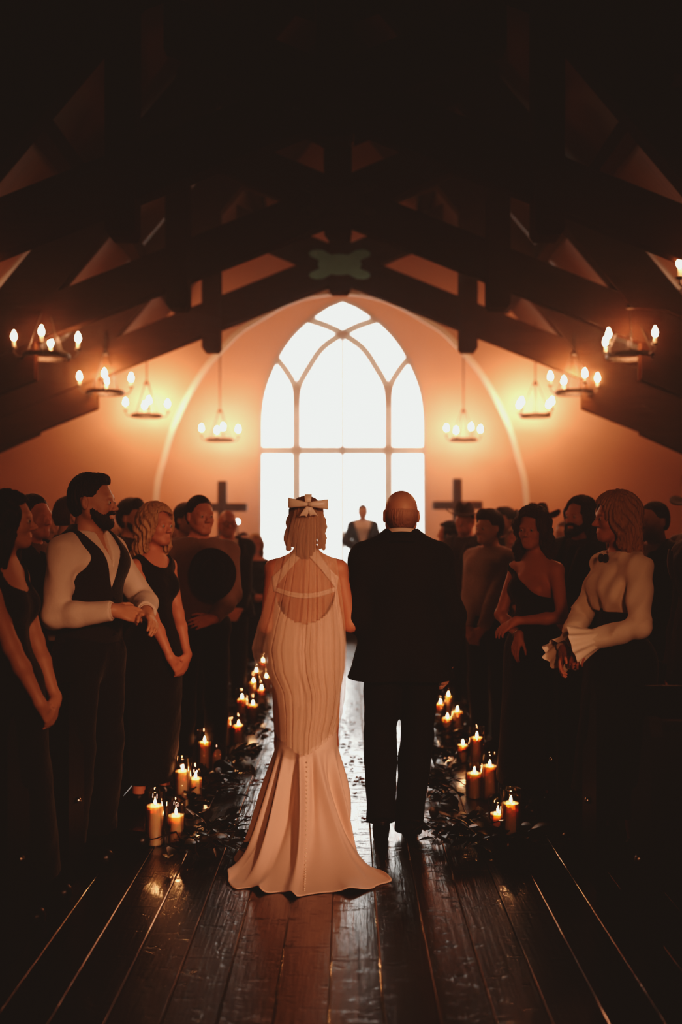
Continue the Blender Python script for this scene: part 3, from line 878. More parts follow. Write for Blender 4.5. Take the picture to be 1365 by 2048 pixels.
def trousers(m='black', inf=.016, top=1.02, tl=.035):
    def f(c):
        s = c['s']; pr = [dict(p) for p in sel(c, 'leg')] + [dict(p) for p in sel(c, 'torso') if p['ty'] == 'e' and p['c'][2] < 1.2*s]
        out = []
        for m_, (a, kk, an, to) in c['lg'].items():
            an = np.array(an); out.append(cap(kk, an+(an-kk)/np.linalg.norm(an-kk)*(tl-.015), .060*s, .050*s, .02))
        g = wr_fold(.004, 22.)
        def post(x, y, z, d):
            d = g(x, y, z, d); d = np.maximum(d, z-top*s)
            for m_, (a, kk, an, to) in c['lg'].items():
                an = np.array(an); u = unit(an-np.array(kk))
                near = (x-an[0])**2+(y-an[1])**2+(z-an[2])**2 < (.13*s)**2
                d = np.maximum(d, np.where(near, (x-an[0])*u[0]+(y-an[1])*u[1]+(z-an[2])*u[2]-tl*s, -1.))
            return d
        sdf_obj('trousers', pr+out, c['h']*1.2, M[m], c['root'], inf=inf*s, post=post)
    return f
def shoes(m='shoe'):
    def f(c):
        for m_, (a, kk, an, to) in c['lg'].items():
            s = c['s']; an = np.array(an); to = np.array(to); he = an-np.array((0, .03*s, .062*s))
            d = unit(to-he)
            P = [cap(he+d*.01, to+d*.05, .034*s, .036*s, .03), cap(an-np.array((0, 0, .02)), he+d*.02, .045*s, .036*s, .03), cap(he+(to-he)*.55, to+d*.045, .042*s, .036*s, .02)]
            up = unit(np.array((0, 0, 1.))-d*d[2]); base = he - up*.012*s
            def post(x, y, z, q, base=base, up=up):
                return np.maximum(q, -((x-base[0])*up[0]+(y-base[1])*up[1]+(z-base[2])*up[2])-.018*s)
            sdf_obj('shoe', P, c['h'], M[m], c['root'], post=post)
    return f
def dress(m='black', top=1.34, hem=.15, inf=.012, flare=.05, shoulder=None, sleeves=False, name='dress', neck=None):
    """top: neckline height at the front; shoulder: 'both' thin, 'one' bare +x side, 'off'"""
    def f(c):
        s = c['s']; v = c['v']; pr = [dict(p) for p in sel(c, 'torso', 'leg', *(('arm', 'fore') if sleeves else ()))]
        pr.append(cap(v(0, -.005, .93), v(0, 0, hem-.03), .15*s, (.17+flare)*s, .08*s))
        g = wr_fold(.003, 26.); shx = abs(c['sho'][1][0][0])
        def post(x, y, z, d):
            d = g(x, y, z, d); d = np.maximum(d, hem*s-z)
            if shoulder == 'one': d = np.maximum(d, ((z-(top+.045)*s)-(x)*.62)*.85)
            elif shoulder == 'both':
                d = np.maximum(d, -(np.sqrt(x**2+((y-.02)*.8)**2+((z-(top+.14)*s))**2)-.115*s)); d = np.maximum(d, np.abs(x)-.145*s*np.where(z > 1.2*s, 1, 3))
            else: d = np.maximum(d, z-top*s)
            return d
        sdf_obj(name, pr, c['h'], M[m], c['root'], inf=inf*s, post=post)
    return f
# --- hair
def strands(fr, s, amp=.0035, f=34.):
    Ri = fr.R.T; o = fr.o
    def g(x, y, z, d):
        X = (x-o[0])*Ri[0, 0]+(y-o[1])*Ri[0, 1]+(z-o[2])*Ri[0, 2]; Y = (x-o[0])*Ri[1, 0]+(y-o[1])*Ri[1, 1]+(z-o[2])*Ri[1, 2]; Z = (x-o[0])*Ri[2, 0]+(y-o[1])*Ri[2, 1]+(z-o[2])*Ri[2, 2]
        a = np.arctan2(X, Y+.02)
        return d + amp*(np.sin(f*a+9*np.sin(14*Z+2*a))+.5*np.sin(f*2.3*a+17*Z)), X, Y, Z
    return g
def hair_short(c, top=.012, side=.006, fringe=.075, back=-.055, sw=0.):
    fr, s = c['hf'], c['hs']
    P = [ell(np.array((0, -.022, .034))*s, np.array((.0755+side, .090+side, .086+top))*s, .01, fr), ell(np.array((0, -.045, -.005))*s, np.array((.066+side, .064+side, .075))*s, .02, fr)]
    if sw: P.append(ell(np.array((sw*.02, .045, .098))*s, np.array((.052, .036, .014+top))*s, .03, fr))
    g = strands(fr, s, .0022, 40.)
    def post(x, y, z, d):
        d, X, Y, Z = g(x, y, z, d)
        face = np.minimum(Y-.024*s-np.maximum(0, Z-.005*s)*.42+.25*np.maximum(0, np.abs(X)-.045*s)*0, fringe*s+.10*(Y-.06*s)-Z)     # >0 inside face
        low = (back*s-Z) + np.maximum(0, Y+.02*s)*1.6
        ear = np.minimum(Y+.034*s, .020*s-Z)
        d = np.maximum(d, face); d = np.maximum(d, low); return np.maximum(d, np.minimum(ear, np.abs(X)-.06*s))
    sdf_obj('hair', P, min(c['h'], .005), M[c['hair']], c['root'], post=post)
def hair_long(c, length=.30, vol=.022, wav=.012, part=0., w=.075, back=.05, h=None, cut=None, asym=0):
    fr, s = c['hf'], c['hs']; up = rotx(0)
    A = lambda x, y, z: np.array((x, y, z))*s
    P = [ell(A(0, -.014, .036), A(.0765+vol*.8, .095+vol*.8, .086+vol*.7), .03, fr)]
    for m in (-1, 1):
        for y0, x0, r in ((.035, .072, .022), (.0, .080, .028), (-.045, .068, .034)):
            pts = []
            n = 7
            L_ = length*(1.-.12*(y0 > .02))
            for i in range(n+1):
                t = i/n
                pts.append(A(m*(x0+.012*math.sin(t*9+y0*40+m)*wav/.012*.6+.018*t), y0-.018*t+.010*math.sin(t*11+m*2)*wav/.012*.5-.02*t, .03-t*L_))
            for i in range(n):
                P.append(cap(pts[i], pts[i+1], r*s*(1.-.06*i), r*s*(1.-.06*(i+1)), .02, fr))
    P.append(cap(A(0, -.075, .02), A(0, -.10, -.0-length*.95), .055*s, .045*s, .04, fr))
    g = strands(fr, s, .0042, 30.)
    def post(x, y, z, d):
        d, X, Y, Z = g(x, y, z, d)
        face = np.minimum(Y-.012*s, np.minimum((.084-.35*np.abs(X/s-part)*1.)*s-Z, (.058*s+.10*np.maximum(0, -.04*s-Z))-np.abs(X)))
        return np.maximum(d, face)
    sdf_obj('hair', P, min(c['h'], .006), M[c['hair']], c['root'], post=post)
def hair_curly(c):
    fr, s = c['hf'], c['hs']; rnd = random.Random(7)
    A = lambda x, y, z: np.array((x, y, z))*s
    P = [ell(A(0, -.02, .04), A(.09, .105, .095), .02, fr)]
    for i in range(70):
        a = rnd.uniform(.5, 2*PI-.5)+PI/2; z = rnd.uniform(-.09, .11); r = .088*math.sqrt(max(.1, 1-((z-.03)/.13)**2)) if z > .03 else .088
        P.append(ell(A(r*math.cos(a), -.02+1.1*r*math.sin(a), z), A(.022, .022, .022), .008, fr))
    def post(x, y, z, d):
        X, Y, Z = strands(fr, s)(x, y, z, d)[1:]
        return np.maximum(d, np.minimum(Y-.025*s, .07*s-Z))
    sdf_obj('hair', P, .006, M[c['hair']], c['root'], post=post)
def hair_fringe(c):
    """bald crown, close cropped band round the back and sides"""
    fr, s = c['hf'], c['hs']
    P = [ell(np.array((0, -.024, -.002))*s, np.array((.0762, .0905, .084))*s, .01, fr)]
    g = strands(fr, s, .0012, 60.)
    def post(x, y, z, d):
        d, X, Y, Z = g(x, y, z, d)
        d = np.maximum(d, Z-.06*s); d = np.maximum(d, -.075*s-Z); return np.maximum(d, Y-.005*s-np.maximum(0, Z)*.3)
    sdf_obj('hair', P, .004, M[c['hair']], c['root'], post=post)
HAIR = dict(short=hair_short, quiff=lambda c: hair_short(c, .017, .007, .078, -.075, .6), long=hair_long, curly=hair_curly, fringe=hair_fringe,
            full=lambda c: hair_short(c, .026, .02, .06, -.10, .5),
            wavy=lambda c: hair_long(c, .30, .03, .03), bob=lambda c: hair_long(c, .20, .030, .016, .025), longback=lambda c: hair_long(c, .25, .014, .01, 0, .06))
def add_beard(c, full=.0015):
    fr, s = c['hf'], c['hs']; A = lambda x, y, z: np.array((x, y, z))*s
    P = [ell(A(0, .0285, -.0365), A(.0585, .0595, .0795), .03, fr), ell(A(0, .067, -.098), A(.024, .021, .024), .03, fr)]
    for m in (-1, 1): P.append(cap(A(m*.056, .005, -.045), A(m*.022, .066, -.1), +0.0185*s, .0155*s, .03, fr))
    P.append(cap(A(-.022, .090, -.051), A(.022, .090, -.051), .006*s, .006*s, .01, fr))
    g = strands(fr, s, .002, 50.)
    def post(x, y, z, d):
        d, X, Y, Z = g(x, y, z, d)
        d = np.maximum(d, Z+.0435*s-np.maximum(0, np.abs(X)-.040*s)*2.6); d = np.maximum(d, .012*s-Y)
        d = np.maximum(d, -(np.sqrt((X/.022)**2+((Y-.09*s)/.03)**2+((Z+.066*s)/.0085)**2)-1)*.008)
        return d
    sdf_obj('beard', P, .004, M[c['hair']], c['root'], inf=full, post=post)
def cowboy(m='felt', sc=1., yaw=0.):
    def f(c):
        fr = c['hf']; s = c['hs']*sc; rows = []; n = 48
        bR = rotz(yaw)
        prof = [(0., .165, 1), (.045, .168, 1), (.07, .162, 1), (.085, .13, 1), (.094, .08, 1), (.097, .06, 1), (.12, .055, 0), (.16, .055, 0), (.19, .056, 0), (.19, .05, 0), (.1, .05, 0)]
        for r, z, cr in prof:
            row = []
            for i in range(n):
                a = 2*PI*i/n; x = r*math.cos(a)*.92; y = r*math.sin(a)*1.1; zz = z
                if cr: zz -= .035*math.exp(-(x/.022)**2)*(z > .14); 
                else: zz += .055*max(0, abs(math.cos(a)))**2.5*max(0, (r-.1)/.09) - .012*abs(math.sin(a))*max(0, (r-.1)/.09)
                row.append(fr.w(bR @ np.array((x, y-.01, zz+.005))*s))
            rows.append(row)
        grid_mesh('cowboy_hat', rows, M[m], c['root'], closed=True)
    return f
def necktie(m='plum'):
    def f(c):
        s = c['s']; v = c['v']
        P = [cap(v(0, .135, 1.40), v(0, .16, 1.18), .016, .026, .01), cap(v(0, .10, 1.44), v(0, .12, 1.425), .018, .014, .01)]
        sdf_obj('necktie', P, .005, M[m], c['root'])
    return f
def bowtie(m='black', z=1.44, y=.1, w=.055):
    def f(c):
        v = c['v']; s = c['s']
        P = [ell(v(-w*.6, y, z), (w*.55, .012, .022), .006), ell(v(w*.6, y, z), (w*.55, .012, .022), .006), ell(v(0, y+.004, z), (.011, .013, .013), .006)]
        sdf_obj('bow_tie', P, .004, M[m], c['root'])
    return f
def glasses():
    def f(c):
        fr, s = c['hf'], c['hs']; bm = bmesh.new()
        for m in (-1, 1):
            add_tube(bm, [fr.w(np.array((m*.032+.023*math.cos(a), .104, -.004+.019*math.sin(a)))*s) for a in [2*PI*i/20 for i in range(20)]], .0016, 6, True)
            add_tube(bm, [fr.w(np.array(p)*s) for p in ((m*.055, .102, 0), (m*.08, .06, .0), (m*.083, -.01, .0))], .0016, 6)
        add_tube(bm, [fr.w(np.array(p)*s) for p in ((-.01, .105, 0), (0, .108, .003), (.01, .105, 0))], .0016, 6)
        o = from_bm('glasses', bm, M['iron'], c['root'], True)
    return f
# ================================================================== the guests
def put(px, Y, toppx, facing, label, **k):
    """stand someone so the crown shows at (px, toppx)"""
    z0 = k.pop('z0', 0.)
    H = CAMZ - z0 - (toppx-PY0)*Y/F - k.pop('hairtop', .02)
    return person(((px-PX0)*Y/F, Y, z0), facing, H, label, **k)
mid, far = .009, .011
def flared_cuffs(c):
    for m in (-1, 1):
        sh, el, W, D = c['sho'][m]; u = unit(W-el); a = unit(np.cross(u, (0, 0, 1.))); b = np.cross(u, a); rows = []
        for i in range(10):
            t = i/9; r = (.040+.05*t**1.3); row = []
            for k in range(64):
                th = 2*PI*k/64; rr = r*(1+.13*t*math.sin(9*th))
                row.append(W-u*.09+u*.14*t+rr*(a*math.cos(th)+b*math.sin(th)))
            rows.append(row)
        grid_mesh('flared_cuff', rows, M['cream'], c['root'], closed=True)
def bracelet(c, m):
    sh, el, W, D = c['sho'][m]; u = unit(W-el); a = unit(np.cross(u, (0, 0, 1.))); b = np.cross(u, a); bm = bmesh.new()
    add_tube(bm, [W-u*.012+.031*(a*math.cos(t)+b*math.sin(t)) for t in [2*PI*i/24 for i in range(24)]], .0035, 8, True)
    from_bm('bracelet', bm, M['steel'], c['root'], True)
LOWP = ('low', 'low')
# ---- left side
put(10, 4.15, 975, (.97, -.12), 'dark-haired woman in a dark sleeveless dress, cut by the left edge', female=True, h=.007, skinm='skin_b', hair='longback',
    look=(1, .1), arms=LOWP, clothes=(dress('black', 1.30, .15, shoulder='both'), shoes()), eyes=True)
put(180, 4.91, 940, (.90, -.42), 'tall bearded man in white shirt and dark waistcoat, hands held before him', h=.0055, skinm='skin_b', hair='quiff',
    look=(1., -.10), eyes=True, beard=True, hairtop=.03,
    arms=(((-.03, .30, 1.13), (-1, -.3, -.5), (.5, .75, -.4), (-.3, .7, .6), 1), ((.148, .25, 1.15), (.5, -1, -.6), (-.73, .53, -.2), (.83, .2, .5), 1)),
    clothes=(shirt('shirt', .018, 1.0, fold=.0065, cuff=True, vneck=(1.33, .22)), vest(), trousers('black', .021, 1.03), shoes()),
    extras=lambda c: sdf_obj('shirt_tail', [ell(c['v'](.0, -.125, 1.085), np.array((.115, .075, .12)), .02), ell(c['v'](.04, -.165, 1.02), np.array((.05, .04, .10)), .03)], .007, M['shirt'], c['root'], post=lambda x, y, z, d: np.maximum(wr_fold(.006, 45.)(x, y, z, d), .985*c['s']-z)))
put(64, 5.70, 985, (.95, -.3), 'dark-haired man in a dark jacket behind the woman at the left edge', h=mid, look=(.9, -.5), skinm='skin_c',
    clothes=(shirt('taupe'), jacket('black'), trousers(), shoes()))
put(98, 8.07, 1021, (.7, -.7), 'short-haired man whose head shows low, left of the waistcoated man', h=far, hair='quiff', look=(.5, -.85), skinm='skin_b', clothes=(shirt('black'), trousers(), shoes()))
put(138, 6.49, 990, (.9, .2), 'man in a dark coat mostly hidden behind the waistcoated man', h=mid, hairm_='h_brown', look=(.8, .5), clothes=(shirt('shirt'), jacket('black'), trousers(), shoes()))
put(214, 9.65, 1024, (.8, -.5), 'man far back, seen just right of the waistcoated man\'s beard', h=far, hairm_='h_brown', clothes=(shirt('taupe'), trousers(), shoes()))
put(242, 8.86, 1049, (.8, -.4), 'fair-haired older woman low behind the waistcoated man\'s shoulder', h=far, female=True, hair='bob', hairm_='h_blond', hairtop=.03, clothes=(dress('taupe', 1.4, .15, sleeves=True), shoes()))
put(263, 7.28, 994, (.75, -.6), 'dark thick-haired bearded man in a brown jacket, left of the blonde woman', h=mid, hair='full', beard=True, skinm='skin_b', look=(.8, -.5), hairtop=.03, clothes=(shirt('brown'), jacket('brown'), trousers(), shoes()))
put(308, 5.70, 1000, (.85, -.5), 'blonde woman in a black sleeveless dress with hands clasped low', female=True, h=.0065, skinm='skin_c', hair='bob', hairm_='h_blond', look=(.85, -.55), eyes=True, hairtop=.03,
    arms=LOWP, clothes=(dress('black', 1.36, .15, flare=-.07, shoulder='both'), shoes()))
put(372, 8.07, 1006, (.7, -.6), 'dark-haired man just behind the head of the man in taupe', h=far, hair='full', skinm='skin_b', clothes=(shirt('taupe'), trousers(), shoes()))
put(346, 10.44, 1036, (.7, -.6), 'small dark-haired guest between the blonde woman and the man in taupe', h=far, female=True, clothes=(dress('brown', 1.4, .15, sleeves=True), shoes()))
TC = put(400, 6.49, 988, (.38, -.92), 'broad man in a taupe shirt, a black cowboy hat held to his stomach', h=.0075, skinm='skin_c', build=1.12, look=(.55, -.8), eyes=True,
    arms=(((-.02, .26, 1.00), (-1, -.5, -.3), (.8, .35, -.1), (-.1, .9, .4), 1), ((.25, .10, .90), (1, -1, 0), (-.2, .3, -1), (.8, .6, 0), 1)), clothes=(shirt('taupe', .02, .95), trousers(), shoes()))
put(455, 8.86, 1020, (.35, -.93), 'bald man with glasses in a dark suit, below the left cross', h=far, hair='fringe', hairm_='h_grey', skinm='skin_c', hairtop=0., look=(.3, -.95), arms=LOWP,
    clothes=(shirt('shirt'), jacket('black'), necktie('plum'), glasses(), trousers(), shoes()))
put(487, 12.02, 1062, (.4, -.9), 'tiny dark-haired guest far back beside the window on the left', h=.013, female=True, clothes=(dress('plum', 1.4, .15, sleeves=True), shoes()))
put(511, 11.23, 1066, (.3, -.95), 'fair-haired woman with dark glasses far back, left of the bride', h=.011, hair='bob', hairm_='h_blond', skinm='skin_c', female=True, clothes=(dress('black', 1.42, .15, sleeves=True), glasses(), shoes()))
# ---- right side
put(1238, 4.91, 974, (-.95, -.30), 'smiling blonde woman in a cream blouse with flared cuffs, seen from her side', female=True, h=.0055, skinm='skin_c', hair='bob', hairm_='h_gold', look=(-1, -.10), eyes=True, hairtop=.035, build=1.02,
    arms=(((-.10, .25, 1.05), (-1, -.8, -.2), (.2, .34, -.9), (-.6, .8, .1), 1), ((.02, .29, 1.0), (1, -.6, -.2), (-.35, .45, -.8), (.6, .7, .1), 1)),
    clothes=(shirt('cream', .02, 1.185, fold=.012, name='blouse', neck=1.45), bowtie('charcoal', 1.445, .085, .035), dress('black', 1.2, .3, .012, name='skirt'), shoes()),
    extras=flared_cuffs)
put(1070, 5.70, 1008, (-.75, -.66), 'young woman with long wavy brown hair in a one-shoulder black dress', female=True, h=.006, skinm='skin_c', hair='wavy', hairm_='h_brown', look=(-.55, -.83), eyes=True, hairtop=.025, nod=-.08,
    arms=(((-.04, .225, 1.11), (-1, -.5, -.3), (.63, .5, -.5), (.1, .8, .6), 1), ((-.02, .17, 1.02), (1, -.3, 0), (.1, .3, -.95), (.2, 1, .2), 1)),
    clothes=(dress('black', 1.27,   .15, .012, shoulder='one'), shoes()), extras=lambda c: bracelet(c, 1))
put(1422, 4.89, 957, (-.95, -.3), 'man in a dark suit half cut off by the right edge', h=.007, hair='quiff', skinm='skin_b', look=(-.9, -.4), hairtop=.03, beard=True, arms=('down', 'down'), clothes=(shirt('plum'), jacket('plum'), trousers(), shoes()))
put(1165, 6.45, 988, (-.72, -.6), 'long-haired bearded man in a charcoal jacket', h=.0075, hair='longback', skinm='skin_c', look=(-.8, -.55), hairtop=.02, beard=True, eyes=True, clothes=(shirt('brown'), jacket('charcoal'), necktie('charcoal'), trousers(), shoes()))
put(1311, 6.48, 1000, (-.85, -.5), 'short-haired man in a black suit behind the woman in the cream blouse', h=mid, hair='short', skinm='skin_b', look=(-.85, -.5), clothes=(shirt('shirt'), jacket('black'), trousers(), shoes()))
put(1398, 7.28, 984, (-.7, -.6), 'guest in a cowboy hat at the right edge, only the brim showing', h=far, hat=cowboy(), skinm='skin_b', clothes=(shirt('brown'), trousers(), shoes()))
put(1078, 8.07, 1018, (-.7, -.7), 'man in a dark cowboy hat behind the wavy-haired woman', h=far, hat=cowboy(), skinm='skin_b', look=(-.5, -.85), hairtop=0, clothes=(shirt('brown'), jacket('charcoal'), trousers(), shoes()))
put(1034, 8.80, 1051, (-.45, -.88), 'blonde long-haired woman between the knit-wearing man and the wavy-haired woman', h=mid, hair='long', arms=LOWP, look=(-.6, -.75), hairm_='h_blond', skinm='skin_c', female=True, clothes=(dress('brown', 1.42, .15, sleeves=True), shoes()))
put(980, 7.28, 1017, (-.70, -.68), 'young dark-haired man in a grey knit jumper, hands clasped low', h=.0075, hair='full', skinm='skin_b', look=(-.75, -.6), eyes=True, hairtop=.025, arms=LOWP, clothes=(shirt('grey', .02, .98), trousers(), shoes()))
put(1012, 9.65, 1014, (-.7, -.6), 'dark-haired guest looking out behind the man in the grey jumper', h=far, hair='full', skinm='skin_b', clothes=(shirt('black'), trousers(), shoes()))
put(932, 8.97, 1015, (-.6, -.8), 'man in a brown coat and cowboy hat beside the right cross', h=mid, arms=('down', 'down'), build=.9, hat=cowboy('brown', 1., .3), hair='short', skinm='skin_c', look=(-.4, -.9), hairtop=0, clothes=(shirt('brown', .02), jacket('brown', .7), trousers(), shoes()))
put(900, 9.65, 1037, (-.8, .5), 'dark curly-haired woman just right of the suited man escorting the bride', h=mid, hair='curly', skinm='skin_c', female=True, hairtop=.03, look=(-.9, .3), clothes=(dress('brown', 1.38, .15, shoulder='both'), shoes()))
put(1131, 9.65, 1040, (-.7, -.6), 'small guest far back between the two long-haired guests on the right', h=far, hairm_='h_brown', skinm='skin_b', clothes=(shirt('black'), trousers(), shoes()))
# ---- the man waiting at the altar
put(726, 15.3, 1008, (0, -1), 'man in a dark suit and white shirt waiting on the stage before the window', h=.010, z0=.28, hair='short', skinm='skin_b', hairtop=.01,
    arms=(((-.09, .2, 1.02), (-1, -.25, 0), (.75, .25, -.4), (-.2, 1, .1), 1), ((.09, .2, 1.02), (1, -.25, 0), (-.75, .25, -.4), (.2, 1, .1), 1)), clothes=(shirt('shirt', .016), jacket('black', vz=1.02), trousers(), shoes()))
# the hat held by the man in taupe
rows = []; n = 56
for r, z, cr in [(0., .125, 1), (.05, .128, 1), (.075, .12, 1), (.088, .09, 1), (.096, .03, 1), (.098, .0, 1), (.13, -.004, 0), (.175, -.004, 0), (.178, -.001, 0), (.13, .001, 0), (.09, .001, 0)]:
    row = []
    for i in range(n):
        a = 2*PI*i/n; x = r*math.cos(a)*.95; y = r*math.sin(a)*1.08; zz = z
        if cr: zz -= .035*math.exp(-(x/.022)**2)*(z > .1)
        else: zz += .05*max(0, abs(math.cos(a)))**2.5*max(0, (r-.1)/.08)
        row.append((x, y, zz))
    rows.append(row)
hat = grid_mesh('cowboy_hat', rows, M['felt'], None, closed=True)
p = at(424, 1148, 6.49-.29); hat.scale = (.86, .86, .86); hat.location = p
hat.rotation_euler = (Vector((.30, -.95, .25))).to_track_quat('Z', 'Y').to_euler()
tag(hat, 'black cowboy hat held over the stomach of the man in taupe', 'hat')
# ================================================================== father figure in the black suit
FY = 5.10
fx = (803-PX0)*FY/F
Hf = CAMZ+70*FY/F
fs = Hf/1.76
vv = lambda x, y, z: np.array((x, y, z))
legs = {-1: (vv(-.085, 0, .93), vv(-.105, .055, .52), vv(-.107, -.13, .20), vv(-.105, -.045, .050)),
        1: (vv(.095, 0, .93), vv(.085, .05, .52), vv(.042, .02, .10), vv(.055, .19, .035))}
for m in legs: legs[m] = tuple(a*np.array((1, 1, 1.0)) for a in legs[m])
father = person((fx, FY, 0), (0, 1), Hf, 'bald man in a black suit walking arm in arm with the bride, back turned', h=.006, skinm='skin_a', hair='fringe', hairm_='h_grey', build=1.03, head_s=1.04,
    legs=legs, look=(-.06, 1),
    arms=(((-.16, .24, 1.08), (-.3, -1, -.3), (.6, .7, 0), (-.3, .4, .8), 1), ((.255, .13, .89), (.6, -1, 0), (0, .2, -1), (1, 0, 0), 1)),
    clothes=(shirt('shirt', .012, .95), jacket('suit', .815, .026, True, .035, nk=.055), trousers('suit', .021, 1.02, .07), shoes()))
sh = M['h_grey'].copy(); sh.name = 'thin grey stubble'; nt = sh.node_tree
bs_ = nt.nodes['Principled BSDF']; tc = nt.nodes.new('ShaderNodeTexCoord'); sp = nt.nodes.new('ShaderNodeSeparateXYZ'); mr = nt.nodes.new('ShaderNodeMapRange'); mxx = nt.nodes.new('ShaderNodeMix'); mxx.data_type = 'RGBA'
nt.links.new(tc.outputs['Object'], sp.inputs[0]); nt.links.new(sp.outputs[2], mr.inputs[0]); mr.inputs[1].default_value = Hf-.155; mr.inputs[2].default_value = Hf-.075
nt.links.new(mr.outputs[0], mxx.inputs[0]); mxx.inputs[6].default_value = (.30, .18, .13, 1); mxx.inputs[7].default_value = (.56, .33, .23, 1); nt.links.new(mxx.outputs[2], bs_.inputs['Base Color'])
for ch in father['root'].children:
    if ch.name.startswith('hair'): ch.data.materials[0] = sh
for m_ in (-1, 1):
    a_, k_, n_, t_ = father['lg'][m_]; u_ = unit(np.array(n_)-k_)
    sdf_obj('sock', [cap(n_-u_*.10, n_+u_*.04, .050, .046, .02)], .006, M['black'], father['root'])
# white shirt collar standing above the jacket collar
s_ = father['s']; rows = []
for r, z in ((.076, 1.500), (.074, 1.545), (.0735, 1.572), (.078, 1.568), (.085, 1.535)):
    rows.append([np.array((r*s_*math.cos(a), (-.015+r*math.sin(a))*s_, (z-.030*(1+math.sin(a))/2)*s_)) for a in [2*PI*i/48 for i in range(48)]])
o = grid_mesh('shirt_collar', rows, M['shirt'], father['root'], closed=True)
# ================================================================== bride
BY = 5.05
bx = (613-PX0)*BY/F
Hb = 1.735
LIV = (('down'), ('down'))
bride = person((bx, BY, 0), (0, 1), Hb, 'bride in an ivory fitted gown and long veil, seen from behind', female=True, h=.0055, skinm='skin_c', hair=None, look=(.05, 1), build=1.12, hips=1.18,
    arms=(((-.15, .22, 1.04), (-.25, -1, -.2), (.45, .75, -.1), (-.3, .5, .8), 1), ((.20, .26, 1.09), (.18, -1, -.3), (.3, .9, -.1), (.2, .3, .9), 1)))
broot = bride['root']; bs = bride['s']
def lerp(a, b, t): return a+(b-a)*t
def tab(T, z):
    """interpolate a table of rows (z, ...) sorted from top to bottom"""
    if z >= T[0][0]: return T[0][1:]
    for a, b in zip(T, T[1:]):
        if z >= b[0]:
            t = (a[0]-z)/(a[0]-b[0]); t = t*t*(3-2*t)*.35+t*.65
            return [lerp(p, q, t) for p, q in zip(a[1:], b[1:])]
    return T[-1][1:]
def bz(py, Y=BY): return CAMZ-(py-PY0)*Y/F
def bxp(px, Y=BY): return (px-PX0)*Y/F - bx
# silhouette of the gown down to the knees: py, left px, right px, depth front, depth back
GT = [(1128, 546, 676, .115, .090), (1160, 545, 678, .125, .100), (1200, 545, 680, .118, .100), (1240, 542, 686, .108, .112), (1290, 536, 691, .112, .145), (1335, 537, 690, .115, .150),
      (1380, 546, 682, .12, .13), (1420, 554, 676, .12, .12), (1455, 556, 674, .12, .125), (1490, 553, 675, .12, .15)]
T = [(bz(p), bxp(l), bxp(r), f, b) for p, l, r, f, b in GT]
ztop, zk = T[0][0], T[-1][0]
# outline of the hem on the floor, angle measured from the back (towards the viewer), world px of the photograph
hem_px = [(0, 596, 1794), (14, 560, 1788), (28, 520, 1784), (42, 478, 1778), (55, 453, 1768), (70, 462, 1742), (90, 474, 1716), (115, 512, 1682), (145, 560, 1655), (180, 612, 1640),
          (215, 660, 1645), (240, 694, 1662), (258, 690, 1682), (275, 697, 1702), (292, 716, 1722), (308, 748, 1744), (322, 780, 1764), (334, 752, 1778), (346, 690, 1786), (360, 596, 1794)]
hp = [(a, *(onfloor(x, y) - Vector((bx, BY, 0)))[:2]) for a, x, y in hem_px]
def hem(a):
    a %= 360
    for p, q in zip(hp, hp[1:]):
        if a <= q[0]:
            t = (a-p[0])/(q[0]-p[0]); t = t*t*(3-2*t)*.5+t*.5
            return np.array((lerp(p[1], q[1], t), lerp(p[2], q[2], t)))
    return np.array(hp[-1][1:])
NT = 420
def upper(z, a):
    l, r, f, b = tab(T, z)
    cx = (l+r)/2; rx = (r-l)/2; th = R(a)
    # a=0 back (-y); a=90 left (-x)
    sx, sy = -math.sin(th), -math.cos(th)
    k = 2.3; q = (abs(sx)**k+abs(sy)**k)**(-1/k)
    x = cx+rx*sx*q; y = (b if sy < 0 else f)*sy*q
    if sy < 0 and z < bz(1250) and z > bz(1400): y += .012*math.exp(-((x-cx)/.03)**2)   # centre line of the seat
    return np.array((x, y, z))
def fold(a, t):
    """radial fold amount"""
    th = R(a); f = 0
    for n, ph, w in ((5, .6, 1.), (8, 2.1, .8), (13, 4.0, .45), (3, 1.1, .7)):
        f += w*math.sin(n*th+ph+.5*math.sin(2*th+t*1.5))
    return f
def bump1(x, c, w): return math.exp(-((x-c)/w)**2)
rows = []
NZ1, NZ2 = 90, 110
for i in range(NZ1):
    z = lerp(ztop, zk, i/NZ1); row = []
    for j in range(NT):
        row.append(upper(z, 360*j/NT))
    rows.append(row)
